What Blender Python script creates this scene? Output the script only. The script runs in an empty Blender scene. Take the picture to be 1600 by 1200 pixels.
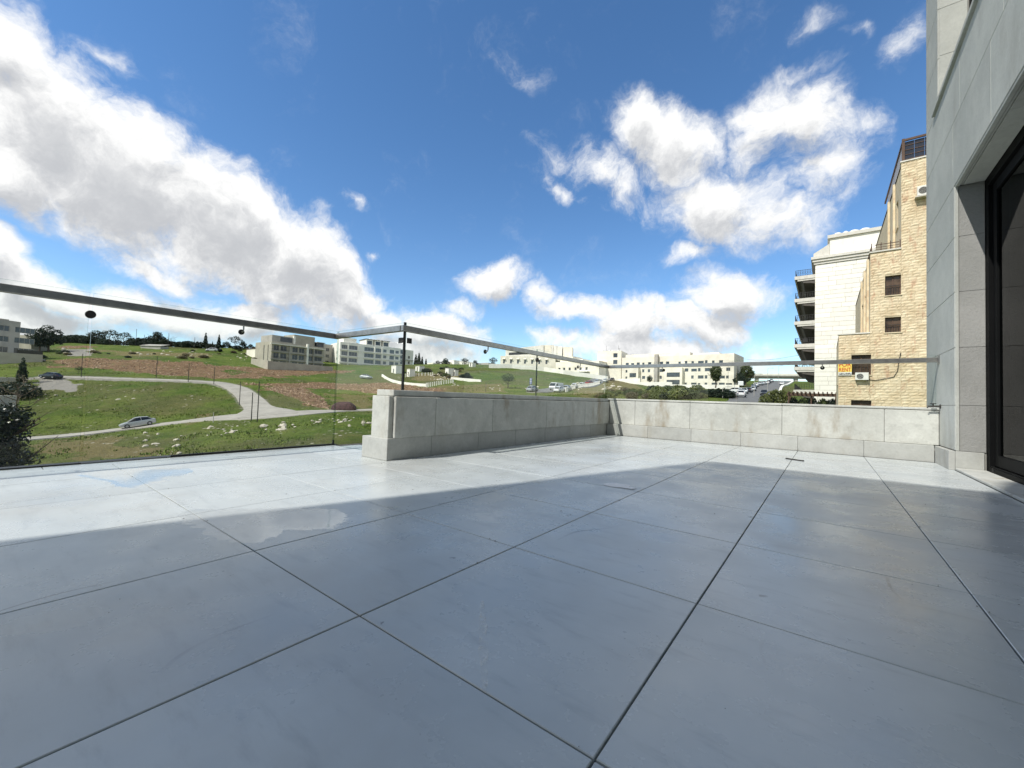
import bpy, bmesh, math, random
import numpy as np
from mathutils import Vector, Matrix, noise

random.seed(7)
rng = np.random.default_rng(7)
scene = bpy.context.scene
COL = scene.collection
R = math.radians

# ------------------------------------------------------------------ camera
CAM = Vector((0.0, 0.0, 0.5217))
F, YAW, PITCH, ROLL = 641.3, -0.65363, 0.033518, 0.032704
cy_, sy_ = math.cos(YAW), math.sin(YAW)
FW = Vector((sy_ * math.cos(PITCH), cy_ * math.cos(PITCH), math.sin(PITCH)))
_r0 = Vector((cy_, -sy_, 0)); _u0 = _r0.cross(FW)
RT = _r0 * math.cos(ROLL) + _u0 * math.sin(ROLL)
UP = RT.cross(FW)
cam_data = bpy.data.cameras.new('camera')
cam = bpy.data.objects.new('camera', cam_data); COL.objects.link(cam)
cam_data.sensor_fit = 'HORIZONTAL'; cam_data.sensor_width = 36.0
cam_data.lens = F / 1600 * 36
cam_data.clip_start = 0.02; cam_data.clip_end = 9000
m = Matrix.Identity(4)
for i in range(3):
    m[i][0] = RT[i]; m[i][1] = UP[i]; m[i][2] = -FW[i]; m[i][3] = CAM[i]
cam.matrix_world = m
scene.camera = cam

def ray(px, py):
    return FW + RT * ((px - 800) / F) + UP * ((600 - py) / F)
def at(px, py, depth):
    return CAM + ray(px, py) * depth
def horizon(px):
    k = (px - 800) / F
    return 600 + F * (FW.z + RT.z * k) / UP.z

# ------------------------------------------------------------------ light
SUN_TRAVEL = Vector((0.27, 0.85, -1.0)).normalized()
sun_d = bpy.data.lights.new('sun', 'SUN'); sun_d.energy = 2.0; sun_d.angle = R(0.5)
sun_d.color = (1.0, 0.955, 0.88)
sun_o = bpy.data.objects.new('sun', sun_d); COL.objects.link(sun_o)
sun_o.rotation_euler = SUN_TRAVEL.to_track_quat('-Z', 'Y').to_euler()
sun_o.location = (-20, -60, 80)
SD = -SUN_TRAVEL
SUN_ELEV = math.asin(SD.z); SUN_ROT = math.atan2(SD.x, SD.y)

scene.view_settings.view_transform = 'Standard'
scene.view_settings.look = 'None'
scene.view_settings.exposure = 1.22
scene.view_settings.gamma = 1
scene.view_settings.use_curve_mapping = False

world = bpy.data.worlds.new('World'); scene.world = world; world.use_nodes = True
NT = world.node_tree; NT.nodes.clear()
def nn(nt, typ, **kw):
    n = nt.nodes.new(typ)
    for k, v in kw.items(): setattr(n, k, v)
    return n
def lk(nt, a, b): nt.links.new(a, b)
def mth(nt, op, a, b=None, c=None, clamp=False):
    n = nt.nodes.new('ShaderNodeMath'); n.operation = op; n.use_clamp = clamp
    for i, v in enumerate((a, b, c)):
        if v is None: continue
        if isinstance(v, (int, float)): n.inputs[i].default_value = v
        else: nt.links.new(v, n.inputs[i])
    return n.outputs[0]
def vmth(nt, op, a, b=None, scale=None):
    n = nt.nodes.new('ShaderNodeVectorMath'); n.operation = op
    for i, v in enumerate((a, b)):
        if v is None: continue
        if isinstance(v, (tuple, Vector)): n.inputs[i].default_value = tuple(v)
        else: nt.links.new(v, n.inputs[i])
    if scale is not None: n.inputs['Scale'].default_value = scale
    return n
def smooth(nt, v, a, b, lo=0.0, hi=1.0):
    n = nt.nodes.new('ShaderNodeMapRange'); n.interpolation_type = 'SMOOTHSTEP'
    n.inputs['From Min'].default_value = a; n.inputs['From Max'].default_value = b
    n.inputs['To Min'].default_value = lo; n.inputs['To Max'].default_value = hi
    nt.links.new(v, n.inputs['Value']); return n.outputs[0]
def mixc(nt, fac, a, b, blend='MIX'):
    n = nt.nodes.new('ShaderNodeMix'); n.data_type = 'RGBA'; n.blend_type = blend
    for key, v in ((0, fac), (6, a), (7, b)):
        if isinstance(v, (int, float)): n.inputs[key].default_value = v
        elif isinstance(v, (tuple, list)): n.inputs[key].default_value = (*v[:3], 1)
        else: nt.links.new(v, n.inputs[key])
    return n.outputs[2]

# cloud banks: (centre x, y, half length, half width, tilt, weight) sighted in the photograph, kept as sky directions
CLOUDS = [
 (10, 60, 120, 80, 50, 1.0), (70, 190, 190, 130, 38, 1.2), (200, 275, 210, 112, 34, 1.25), (340, 345, 190, 92, 36, 1.25),
 (470, 415, 140, 70, 38, 1.2), (545, 465, 75, 38, 15, 1.0), (0, 270, 150, 85, 20, 1.1), (440, 455, 100, 35, 18, .9),
 (5, 405, 62, 45, 30, 1.0), (120, 470, 170, 42, 8, 1.0), (270, 496, 180, 46, 10, 1.0), (380, 505, 90, 42, 8, .9), (30, 520, 200, 60, 5, 1.0),
 (240, 415, 90, 26, 22, .62), (588, 400, 20, 12, 0, .5), (555, 335, 30, 16, 25, .30), (605, 502, 60, 20, 8, .8),
 (690, 520, 75, 34, 12, .95), (715, 486, 36, 14, 8, .5), (665, 552, 110, 30, 6, .9),
 (770, 443, 56, 40, -5, 1.0), (840, 450, 32, 24, 20, .6), (905, 480, 80, 27, 5, .9), (1010, 505, 120, 48, 5, 1.05), (1085, 505, 80, 36, 6, .9),
 (1010, 545, 190, 36, 3, 1.0), (880, 525, 55, 24, 5, .7), (1130, 560, 90, 22, 3, .8),
 (1145, 455, 84, 46, 8, 1.0),
 (1060, 235, 125, 70, 22, .80), (1000, 188, 56, 46, 35, .62), (1240, 180, 100, 82, 10, .82), (1290, 265, 80, 85, 30, .62), (1130, 315, 120, 70, 12, .78),
 (945, 285, 115, 42, 24, .60), (878, 306, 62, 22, 28, .52), (1215, 345, 120, 46, -6, .62), (1090, 388, 60, 18, -10, .42), (1175, 235, 60, 60, 0, .55),
 (822, 115, 36, 22, 25, .2), (1255, 82, 70, 14, -18, .28), (1285, 10, 45, 18, -15, .26), (1440, 40, 42, 55, 0, .42), (1365, 185, 42, 44, 20, .42), (1350, 22, 32, 16, 0, .28), (190, 82, 60, 22, 30, .28),
]
def make_density_group():
    g = bpy.data.node_groups.new('cloud_density', 'ShaderNodeTree')
    g.interface.new_socket('Vector', in_out='INPUT', socket_type='NodeSocketVector')
    g.interface.new_socket('Density', in_out='OUTPUT', socket_type='NodeSocketFloat')
    gi = g.nodes.new('NodeGroupInput'); go = g.nodes.new('NodeGroupOutput')
    d0 = gi.outputs[0]
    wn = nn(g, 'ShaderNodeTexNoise'); wn.inputs['Scale'].default_value = 6; wn.inputs['Detail'].default_value = 5; wn.inputs['Roughness'].default_value = .55
    lk(g, d0, wn.inputs['Vector'])
    off = vmth(g, 'SUBTRACT', wn.outputs['Color'], (.5, .5, .5)).outputs[0]
    off = vmth(g, 'SCALE', off, scale=.16).outputs[0]
    d = vmth(g, 'ADD', d0, off).outputs[0]
    fld = None
    for (cx, cy, a, b, rot, w) in CLOUDS:
        c = ray(cx, cy).normalized()
        cr, sr = math.cos(R(rot)), math.sin(R(rot))
        ta = ray(cx + a * cr, cy + a * sr).normalized() - c
        tb = ray(cx - b * sr, cy + b * cr).normalized() - c
        t1 = (ta - c * ta.dot(c)); la = t1.length; t1.normalize()
        t2 = c.cross(t1).normalized(); lb = tb.length
        M = Matrix((t1, t2, c)).transposed()
        mp = nn(g, 'ShaderNodeMapping', vector_type='TEXTURE')
        mp.inputs['Location'].default_value = c; mp.inputs['Rotation'].default_value = M.to_euler()
        mp.inputs['Scale'].default_value = (la * 1.22, lb * 1.22, .6)
        if fld is None: lk(g, d, mp.inputs['Vector'])
        else:   # evaluated one after the other, which keeps the shader's stack small
            sq = vmth(g, 'MULTIPLY_ADD', fld, (1e-9, 1e-9, 1e-9)); lk(g, d, sq.inputs[2]); lk(g, sq.outputs[0], mp.inputs['Vector'])
        ln = vmth(g, 'LENGTH', mp.outputs[0]).outputs['Value']
        v = mth(g, 'MULTIPLY_ADD', ln, -w, w)
        fld = v if fld is None else mth(g, 'MAXIMUM', fld, v)
    # the rest of the sky, outside the photograph: unseen cumulus, its cover raised to brighten and whiten the shade
    n2 = nn(g, 'ShaderNodeTexNoise'); n2.inputs['Scale'].default_value = 2.3; n2.inputs['Detail'].default_value = 3
    lk(g, d0, n2.inputs['Vector'])
    away = vmth(g, 'DOT_PRODUCT', d0, tuple(FW)).outputs['Value']
    aw = smooth(g, away, .60, .30)
    el = nn(g, 'ShaderNodeSeparateXYZ'); lk(g, d0, el.inputs[0])
    aw2 = mth(g, 'MULTIPLY', aw, smooth(g, el.outputs['Z'], -.02, .1))
    gen = mth(g, 'MULTIPLY', aw2, smooth(g, n2.outputs['Fac'], .40, .60))
    fld = mth(g, 'MAXIMUM', fld, gen)
    fb = nn(g, 'ShaderNodeTexNoise'); fb.inputs['Scale'].default_value = 8; fb.inputs['Detail'].default_value = 8; fb.inputs['Roughness'].default_value = .68
    lk(g, d, fb.inputs['Vector'])
    fz = mth(g, 'MULTIPLY', mth(g, 'SUBTRACT', fb.outputs['Fac'], .5), 2.35)
    den = mth(g, 'MULTIPLY_ADD', fld, 1.45, mth(g, 'MULTIPLY', fz, smooth(g, fld, -.25, .3, .1, 1.0)))
    lk(g, den, go.inputs[0])
    return g
grp = make_density_group()
tc = nn(NT, 'ShaderNodeTexCoord')
dirv = vmth(NT, 'NORMALIZE', tc.outputs['Generated']).outputs[0]
g1 = nn(NT, 'ShaderNodeGroup'); g1.node_tree = grp; lk(NT, dirv, g1.inputs[0])
sq1 = vmth(NT, 'MULTIPLY_ADD', g1.outputs[0], (1e-9,) * 3); lk(NT, dirv, sq1.inputs[2])
upv = vmth(NT, 'ADD', sq1.outputs[0], (SD.x * .015, SD.y * .015, .042)).outputs[0]
g2 = nn(NT, 'ShaderNodeGroup'); g2.node_tree = grp; lk(NT, upv, g2.inputs[0])
alpha = mth(NT, 'POWER', smooth(NT, g1.outputs[0], .03, .92), 1.15)
thick = smooth(NT, g2.outputs[0], .2, 1.5)
rel = mth(NT, 'SUBTRACT', g1.outputs[0], g2.outputs[0])
lit = smooth(NT, mth(NT, 'ADD', mth(NT, 'MULTIPLY', rel, 0.42), mth(NT, 'MULTIPLY', thick, -.75)), -1.05, .15)
ccol = mixc(NT, lit, (.245, .252, .265), (.46, .46, .456))
sky = nn(NT, 'ShaderNodeTexSky', sky_type='NISHITA'); sky.sun_disc = False
sky.sun_elevation = SUN_ELEV; sky.sun_rotation = SUN_ROT
sky.altitude = 900; sky.air_density = 1.0; sky.dust_density = .12; sky.ozone_density = 1.7
hs = nn(NT, 'ShaderNodeHueSaturation'); hs.inputs['Saturation'].default_value = 1.2; lk(NT, sky.outputs[0], hs.inputs['Color'])
bg = nn(NT, 'ShaderNodeBackground'); bg.inputs['Strength'].default_value = .079; lk(NT, hs.outputs[0], bg.inputs['Color'])
bgc = nn(NT, 'ShaderNodeBackground'); bgc.inputs['Strength'].default_value = 1.0; lk(NT, ccol, bgc.inputs['Color'])
mxs = nn(NT, 'ShaderNodeMixShader'); lk(NT, alpha, mxs.inputs[0]); lk(NT, bg.outputs[0], mxs.inputs[1]); lk(NT, bgc.outputs[0], mxs.inputs[2])
wo = nn(NT, 'ShaderNodeOutputWorld'); lk(NT, mxs.outputs[0], wo.inputs['Surface'])
world.cycles.sampling_method = 'MANUAL'; world.cycles.sample_map_resolution = 512

# ------------------------------------------------------------------ materials
def newmat(name):
    mt = bpy.data.materials.new(name); mt.use_nodes = True
    nt = mt.node_tree; nt.nodes.clear()
    out = nn(nt, 'ShaderNodeOutputMaterial'); b = nn(nt, 'ShaderNodeBsdfPrincipled')
    lk(nt, b.outputs[0], out.inputs['Surface'])
    return mt, nt, b, out
def coords(nt, kind='world', randomize=False):
    if kind == 'world':
        v = nn(nt, 'ShaderNodeNewGeometry').outputs['Position']
    else:
        v = nn(nt, 'ShaderNodeTexCoord').outputs['Object']
    if randomize:
        oi = nn(nt, 'ShaderNodeObjectInfo')
        sc = vmth(nt, 'SCALE', nn_comb(nt, oi.outputs['Random']), scale=37.0).outputs[0]
        v = vmth(nt, 'ADD', v, sc).outputs[0]
    return v
def nn_comb(nt, s):
    c = nn(nt, 'ShaderNodeCombineXYZ')
    for i in range(3): lk(nt, s, c.inputs[i])
    return c.outputs[0]
def tnoise(nt, v, scale, detail=4, rough=.5, stretch=None):
    if stretch:
        mp = nn(nt, 'ShaderNodeMapping'); mp.inputs['Scale'].default_value = stretch; lk(nt, v, mp.inputs['Vector']); v = mp.outputs[0]
    n = nn(nt, 'ShaderNodeTexNoise'); n.inputs['Scale'].default_value = scale; n.inputs['Detail'].default_value = detail; n.inputs['Roughness'].default_value = rough
    lk(nt, v, n.inputs['Vector']); return n.outputs['Fac']
def bump(nt, b, h, strength=.3, dist=.02):
    n = nn(nt, 'ShaderNodeBump'); n.inputs['Strength'].default_value = strength; n.inputs['Distance'].default_value = dist
    lk(nt, h, n.inputs['Height']); lk(nt, n.outputs[0], b.inputs['Normal'])
def simple(name, col, rough=.6, metal=0., var=.12, scale=3., bumpk=0., spec=.5, rnd=.0):
    mt, nt, b, _ = newmat(name)
    v = coords(nt)
    f = tnoise(nt, v, scale, 6, .6)
    c2 = tuple(max(0, c * (1 - var * 1.6)) for c in col); c1 = tuple(min(1, c * (1 + var)) for c in col)
    c = mixc(nt, smooth(nt, f, .3, .7), c2, c1)
    if rnd:
        oi = nn(nt, 'ShaderNodeObjectInfo')
        k = mth(nt, 'MULTIPLY_ADD', oi.outputs['Random'], rnd * 2, 1 - rnd)
        h = nn(nt, 'ShaderNodeHueSaturation'); lk(nt, k, h.inputs['Value']); lk(nt, c, h.inputs['Color']); c = h.outputs[0]
    lk(nt, c, b.inputs['Base Color'])
    b.inputs['Roughness'].default_value = rough; b.inputs['Metallic'].default_value = metal
    b.inputs['Specular IOR Level'].default_value = spec
    if bumpk: bump(nt, b, tnoise(nt, v, scale * 8, 5, .7), bumpk, .02)
    return mt

def make_tile_mat():
    mt, nt, b, _ = newmat('porcelain_tile')
    v = coords(nt, 'object', True)
    w = coords(nt)
    big = tnoise(nt, v, 2.2, 5, .6)
    streak = tnoise(nt, v, 6, 6, .65, (1.0, 4.0, 1.0))
    dirt = tnoise(nt, w, .9, 7, .62)
    fine = tnoise(nt, w, 60, 4, .6)
    c = mixc(nt, smooth(nt, big, .25, .75), (.432, .468, .474), (.530, .568, .572))
    c = mixc(nt, mth(nt, 'MULTIPLY', smooth(nt, streak, .5, .75), .5), c, (.315, .345, .355))
    c = mixc(nt, mth(nt, 'MULTIPLY', smooth(nt, dirt, .48, .72), .42), c, (.35, .335, .30))
    vo = nn(nt, 'ShaderNodeTexVoronoi'); vo.inputs['Scale'].default_value = 4.5
    dv = vmth(nt, 'ADD', w, vmth(nt, 'SCALE', nn_comb(nt, tnoise(nt, w, 30, 2)), scale=.05).outputs[0]).outputs[0]
    mp = nn(nt, 'ShaderNodeMapping'); mp.inputs['Scale'].default_value = (1.0, 1.7, 1); mp.inputs['Rotation'].default_value = (0, 0, .9); lk(nt, dv, mp.inputs['Vector'])
    lk(nt, mp.outputs[0], vo.inputs['Vector'])
    sp = smooth(nt, vo.outputs['Distance'], .055, .025)
    sp = mth(nt, 'MULTIPLY', sp, smooth(nt, tnoise(nt, w, 3.1, 2), .47, .53))
    c = mixc(nt, mth(nt, 'MULTIPLY', sp, .75), c, (.10, .09, .08))
    # scuffs: thin bent lines
    wv = nn(nt, 'ShaderNodeTexWave', wave_type='BANDS'); wv.inputs['Scale'].default_value = .55; wv.inputs['Distortion'].default_value = 14; wv.inputs['Detail'].default_value = 3; wv.inputs['Detail Scale'].default_value = .8
    lk(nt, w, wv.inputs['Vector'])
    sc = mth(nt, 'MULTIPLY', smooth(nt, wv.outputs['Fac'], .9985, 1.0), smooth(nt, tnoise(nt, w, 1.7, 4), .54, .66))
    c = mixc(nt, mth(nt, 'MULTIPLY', sc, .7), c, (.13, .13, .13))
    lk(nt, c, b.inputs['Base Color'])
    rg = mth(nt, 'ADD', smooth(nt, tnoise(nt, w, 2.5, 6, .65), .3, .75, .19, .38), mth(nt, 'MULTIPLY', fine, .04))
    lk(nt, rg, b.inputs['Roughness']); b.inputs['Specular IOR Level'].default_value = .85
    bump(nt, b, fine, .03, .002)
    return mt

def make_stone(name, c1, c2, stain=(.25, .19, .13), stain_k=.5, rough=.8, pit=.25, streak=True, mottle=.0):
    mt, nt, b, _ = newmat(name)
    w = coords(nt)
    oi = nn(nt, 'ShaderNodeObjectInfo')
    f = tnoise(nt, w, 1.8, 7, .6)
    c = mixc(nt, smooth(nt, f, .3, .7), c1, c2)
    fine = tnoise(nt, w, 45, 5, .7)
    c = mixc(nt, mth(nt, 'MULTIPLY', smooth(nt, fine, .4, .75), .25), c, tuple(x * .6 for x in c1))
    mo = tnoise(nt, w, 7.0, 6, .7)
    c = mixc(nt, mth(nt, 'MULTIPLY', smooth(nt, mo, .5, .66), mottle), c, tuple(x * .72 for x in c1))
    c = mixc(nt, mth(nt, 'MULTIPLY', smooth(nt, mo, .46, .34), mottle), c, tuple(min(1, x * 1.16) for x in c2))
    st = tnoise(nt, w, 1.6, 6, .65, (1.6, 1.6, .55) if streak else None)
    c = mixc(nt, mth(nt, 'MULTIPLY', smooth(nt, st, .53, .72), stain_k), c, stain)
    k = mth(nt, 'MULTIPLY_ADD', oi.outputs['Random'], .14, .93)
    h = nn(nt, 'ShaderNodeHueSaturation'); lk(nt, k, h.inputs['Value']); lk(nt, c, h.inputs['Color'])
    lk(nt, h.outputs[0], b.inputs['Base Color']); b.inputs['Roughness'].default_value = rough
    bump(nt, b, mth(nt, 'ADD', fine, mth(nt, 'MULTIPLY', tnoise(nt, w, 160, 3, .7), .6)), pit, .006)
    return mt

def make_glass(name, tint=(.97, .985, .978), k=.6):
    mt = bpy.data.materials.new(name); mt.use_nodes = True; nt = mt.node_tree; nt.nodes.clear()
    out = nn(nt, 'ShaderNodeOutputMaterial'); tr = nn(nt, 'ShaderNodeBsdfTransparent'); gl = nn(nt, 'ShaderNodeBsdfGlossy')
    tr.inputs['Color'].default_value = (*tint, 1); gl.inputs['Roughness'].default_value = .0; gl.inputs['Color'].default_value = (1, 1, 1, 1)
    fr = nn(nt, 'ShaderNodeFresnel'); fr.inputs['IOR'].default_value = 1.5
    geo = nn(nt, 'ShaderNodeNewGeometry')
    fac = mth(nt, 'MULTIPLY', mth(nt, 'MULTIPLY', fr.outputs[0], k, clamp=True), mth(nt, 'SUBTRACT', 1.0, geo.outputs['Backfacing']))
    ms = nn(nt, 'ShaderNodeMixShader'); lk(nt, fac, ms.inputs[0]); lk(nt, tr.outputs[0], ms.inputs[1]); lk(nt, gl.outputs[0], ms.inputs[2])
    lk(nt, ms.outputs[0], out.inputs['Surface']); return mt

def make_leaf(name, a, bb, rough=.55):
    mt, nt, b, out = newmat(name)
    w = coords(nt); oi = nn(nt, 'ShaderNodeObjectInfo')
    f = tnoise(nt, w, 1.3, 4, .6)
    c = mixc(nt, smooth(nt, f, .35, .68), a, bb)
    k = mth(nt, 'MULTIPLY_ADD', oi.outputs['Random'], .5, .75)
    h = nn(nt, 'ShaderNodeHueSaturation'); lk(nt, k, h.inputs['Value']); lk(nt, c, h.inputs['Color'])
    lk(nt, h.outputs[0], b.inputs['Base Color']); b.inputs['Roughness'].default_value = rough
    tl = nn(nt, 'ShaderNodeBsdfTranslucent'); lk(nt, h.outputs[0], tl.inputs['Color'])
    ms = nn(nt, 'ShaderNodeMixShader'); ms.inputs[0].default_value = .25
    lk(nt, b.outputs[0], ms.inputs[1]); lk(nt, tl.outputs[0], ms.inputs[2]); lk(nt, ms.outputs[0], out.inputs['Surface'])
    return mt

M = {}
M['tile'] = make_tile_mat()
M['grout'] = simple('tile_joint', (.05, .045, .038), .95)
M['concrete'] = make_stone('parapet_stone', (.43, .44, .41), (.53, .54, .505), (.25, .205, .14), .85, mottle=.42)
M['plinth'] = make_stone('plinth_stone', (.38, .39, .37), (.45, .46, .44), (.30, .28, .23), .5, mottle=.3)
M['facade'] = make_stone('facade_stone', (.415, .432, .405), (.50, .515, .48), (.32, .32, .29), .55, .8, .35, mottle=.2)
M['hammered'] = make_stone('bush_hammered_stone', (.27, .275, .265), (.34, .34, .33), (.22, .22, .2), .4, .9, .8)
M['joint'] = simple('stone_joint', (.27, .27, .25), .95)
M['steel'] = simple('brushed_steel', (.40, .39, .37), .38, 1.0, .1, 20)
M['dark_metal'] = simple('dark_metal', (.05, .048, .045), .45, .6)
M['black_seal'] = simple('black_seal', (.012, .012, .012), .5)
M['frame'] = simple('black_frame', (.006, .0065, .007), .6, spec=.06)
M['glass'] = make_glass('clear_glass')
M['door_glass'] = make_glass('door_glass', (.26, .34, .33), .45)
M['glass_edge'] = make_glass('glass_edge', (.50, .60, .57), 1.0)
M['beige'] = make_stone('split_limestone', (.60, .48, .31), (.76, .65, .46), (.50, .30, .19), .75, .9, .5)
M['beige_plain'] = make_stone('beige_render', (.56, .47, .32), (.66, .57, .41), (.42, .32, .2), .4, .9)
M['white_stone'] = make_stone('white_limestone', (.86, .835, .76), (.90, .88, .81), (.70, .64, .53), .3, .85)
M['white_trim'] = make_stone('grey_trim', (.60, .58, .53), (.68, .66, .60), (.42, .38, .32), .4)
M['white_wall'] = simple('white_wall', (.80, .78, .71), .9, var=.06, scale=.4, rnd=.05)
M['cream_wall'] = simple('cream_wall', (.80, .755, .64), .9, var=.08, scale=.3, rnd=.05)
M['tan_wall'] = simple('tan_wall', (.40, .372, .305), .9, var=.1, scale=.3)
M['grey_wall'] = simple('grey_wall', (.40, .38, .34), .9, var=.1, scale=.4)
M['dark_pane'] = simple('dark_window_glass', (.05, .058, .066), .08, var=.25, scale=.5, rnd=.4)
M['brown_pane'] = simple('brown_window_glass', (.085, .055, .035), .25, var=.4, scale=1.5)
M['void'] = simple('dark_room', (.05, .042, .035), .9)
M['brown'] = simple('brown_wood', (.10, .055, .035), .7)
M['asphalt'] = simple('asphalt', (.15, .15, .15), .9, var=.12, scale=.6)
M['pale_road'] = simple('dusty_road', (.33, .31, .27), .95, var=.10, scale=.5)
M['white_paint'] = simple('white_paint', (.78, .78, .76), .6)
M['car_white'] = simple('white_car_paint', (.72, .73, .74), .25, var=.02)
M['car_silver'] = simple('silver_car_paint', (.42, .44, .46), .25, .3, var=.02)
M['car_dark'] = simple('dark_car_paint', (.03, .035, .045), .22, var=.02)
M['car_red'] = simple('red_car_paint', (.25, .03, .025), .25, var=.02)
M['car_blue'] = simple('blue_grey_car_paint', (.12, .18, .24), .25, var=.02)
M['car_glass'] = simple('car_glass', (.015, .018, .02), .06)
M['tyre'] = simple('tyre', (.02, .02, .02), .9)
M['rim'] = simple('rim', (.35, .35, .36), .4, .6)
M['lamp_red'] = simple('tail_lamp', (.35, .02, .02), .3)
M['lamp_clear'] = simple('head_lamp', (.7, .7, .68), .15)
M['rock'] = make_stone('limestone_rock', (.38, .345, .275), (.60, .55, .46), (.26, .21, .14), .6, .95, .6, False)
M['tarp'] = simple('purple_tarp', (.075, .034, .038), .8, var=.4, scale=5)
M['bark'] = simple('bark', (.10, .075, .055), .95, bumpk=.5, scale=5)
M['leaf_dark'] = make_leaf('dark_leaf', (.014, .026, .014), (.03, .05, .022))
M['leaf_mid'] = make_leaf('mid_leaf', (.05, .075, .022), (.105, .13, .04))
M['leaf_bright'] = make_leaf('bright_leaf', (.10, .13, .03), (.19, .20, .06))
M['leaf_dry'] = make_leaf('dry_leaf', (.13, .11, .06), (.22, .19, .10))
M['leaf_near'] = make_leaf('glossy_leaf', (.012, .022, .012), (.03, .05, .024), .35)
M['plastic_white'] = simple('white_plastic', (.72, .71, .66), .5, var=.03)
M['soffit'] = simple('soffit_shade', (.10, .09, .08), .8)  # shade under the balconies put into the colour
M['yellow'] = simple('sign_yellow', (.82, .62, .12), .6, var=.03)
M['red_print'] = simple('sign_red', (.55, .03, .02), .6, var=.03)
M['black_print'] = simple('sign_black', (.03, .03, .03), .6)
M['paper'] = simple('white_paper', (.86, .87, .88), .8, var=.05, scale=20)
M['room_wall'] = simple('room_wall', (.45, .45, .43), .9)
M['curtain'] = simple('curtain', (.55, .55, .52), .9)
M['solar'] = simple('roof_panel', (.02, .025, .04), .25)
M['blue_sign'] = simple('sign_blue', (.03, .06, .2), .5)

# ------------------------------------------------------------------ helpers
def tag(o, label=None, cat=None, group=None, kind=None):
    if label: o['label'] = label
    if cat: o['category'] = cat
    if group: o['group'] = group
    if kind: o['kind'] = kind
    return o
def thing(name, loc, label=None, cat=None, rz=0., group=None, kind=None):
    o = bpy.data.objects.new(name, None); o.empty_display_size = .2
    COL.objects.link(o); o.location = loc; o.rotation_euler = (0, 0, rz)
    return tag(o, label, cat, group, kind)
def world_of(o):
    mt = Matrix.Identity(4)
    while o is not None:
        mt = o.matrix_basis @ mt; o = o.parent
    return mt
class MB:
    def __init__(s): s.v = []; s.f = []; s.mi = []
    def add(s, vs, fs, mi=0):
        o = len(s.v); s.v.extend([tuple(x) for x in vs]); s.f.extend([tuple(i + o for i in f) for f in fs]); s.mi.extend([mi] * len(fs)); return s
    def box(s, x0, x1, y0, y1, z0, z1, mi=0):
        if x0 > x1: x0, x1 = x1, x0
        if y0 > y1: y0, y1 = y1, y0
        if z0 > z1: z0, z1 = z1, z0
        vs = [(x0, y0, z0), (x1, y0, z0), (x1, y1, z0), (x0, y1, z0), (x0, y0, z1), (x1, y0, z1), (x1, y1, z1), (x0, y1, z1)]
        return s.add(vs, [(3, 2, 1, 0), (4, 5, 6, 7), (0, 1, 5, 4), (1, 2, 6, 5), (2, 3, 7, 6), (3, 0, 4, 7)], mi)
    def tube(s, pts, rad, n=8, mi=0, cap=True):
        pts = [Vector(p) for p in pts]; rad = rad if isinstance(rad, (list, tuple)) else [rad] * len(pts)
        vs = []; fs = []
        for i, p in enumerate(pts):
            t = (pts[min(i + 1, len(pts) - 1)] - pts[max(i - 1, 0)]).normalized()
            a = t.orthogonal().normalized() if abs(t.z) > .9 else t.cross(Vector((0, 0, 1))).normalized()
            b = t.cross(a)
            for k in range(n):
                an = 2 * math.pi * k / n
                vs.append(p + (a * math.cos(an) + b * math.sin(an)) * rad[i])
        for i in range(len(pts) - 1):
            for k in range(n):
                fs.append((i * n + k, i * n + (k + 1) % n, (i + 1) * n + (k + 1) % n, (i + 1) * n + k))
        if cap:
            fs.append(tuple(range(n - 1, -1, -1))); fs.append(tuple((len(pts) - 1) * n + k for k in range(n)))
        return s.add(vs, fs, mi)
    def prism(s, poly, z0, z1, mi=0):
        n = len(poly)
        vs = [(x, y, z0) for x, y in poly] + [(x, y, z1) for x, y in poly]
        return s.add(vs, [tuple(range(n - 1, -1, -1)), tuple(range(n, 2 * n))] + [(k, (k + 1) % n, n + (k + 1) % n, n + k) for k in range(n)], mi)
    def mesh(s, name, mats):
        me = bpy.data.meshes.new(name); me.from_pydata(s.v, [], s.f)
        for mm in (mats if isinstance(mats, (list, tuple)) else [mats]): me.materials.append(mm)
        if any(s.mi): me.polygons.foreach_set('material_index', s.mi)
        me.update(); return me
    def build(s, name, mats, parent=None, world=False, bevel=0., smooth=False):
        if world and parent is not None:
            inv = world_of(parent).inverted(); s.v = [tuple(inv @ Vector(p)) for p in s.v]
        me = s.mesh(name, mats)
        if bevel or smooth:
            bm = bmesh.new(); bm.from_mesh(me)
            if bevel:
                bmesh.ops.bevel(bm, geom=[e for e in bm.edges], offset=bevel, segments=1, affect='EDGES', profile=.5)
            if smooth:
                for f in bm.faces: f.smooth = True
            bm.to_mesh(me); bm.free()
        return link(name, me, parent)
def link(name, me, parent=None, loc=None, rz=None, scale=None):
    o = bpy.data.objects.new(name, me); COL.objects.link(o)
    if parent is not None: o.parent = parent
    if loc is not None: o.location = loc
    if rz is not None: o.rotation_euler = (0, 0, rz)
    if scale is not None: o.scale = scale
    return o
def dup(root, loc, rz=0., scale=None, label=None, group=None):
    c = root.copy(); COL.objects.link(c); c.location = loc; c.rotation_euler = (0, 0, rz)
    if scale is not None: c.scale = scale if isinstance(scale, tuple) else (scale,) * 3
    if label: c['label'] = label
    if group: c['group'] = group
    for ch in list(root.children):
        k = ch.copy(); COL.objects.link(k); k.parent = c
        for g in list(ch.children):
            q = g.copy(); COL.objects.link(q); q.parent = k
    return c
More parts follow.
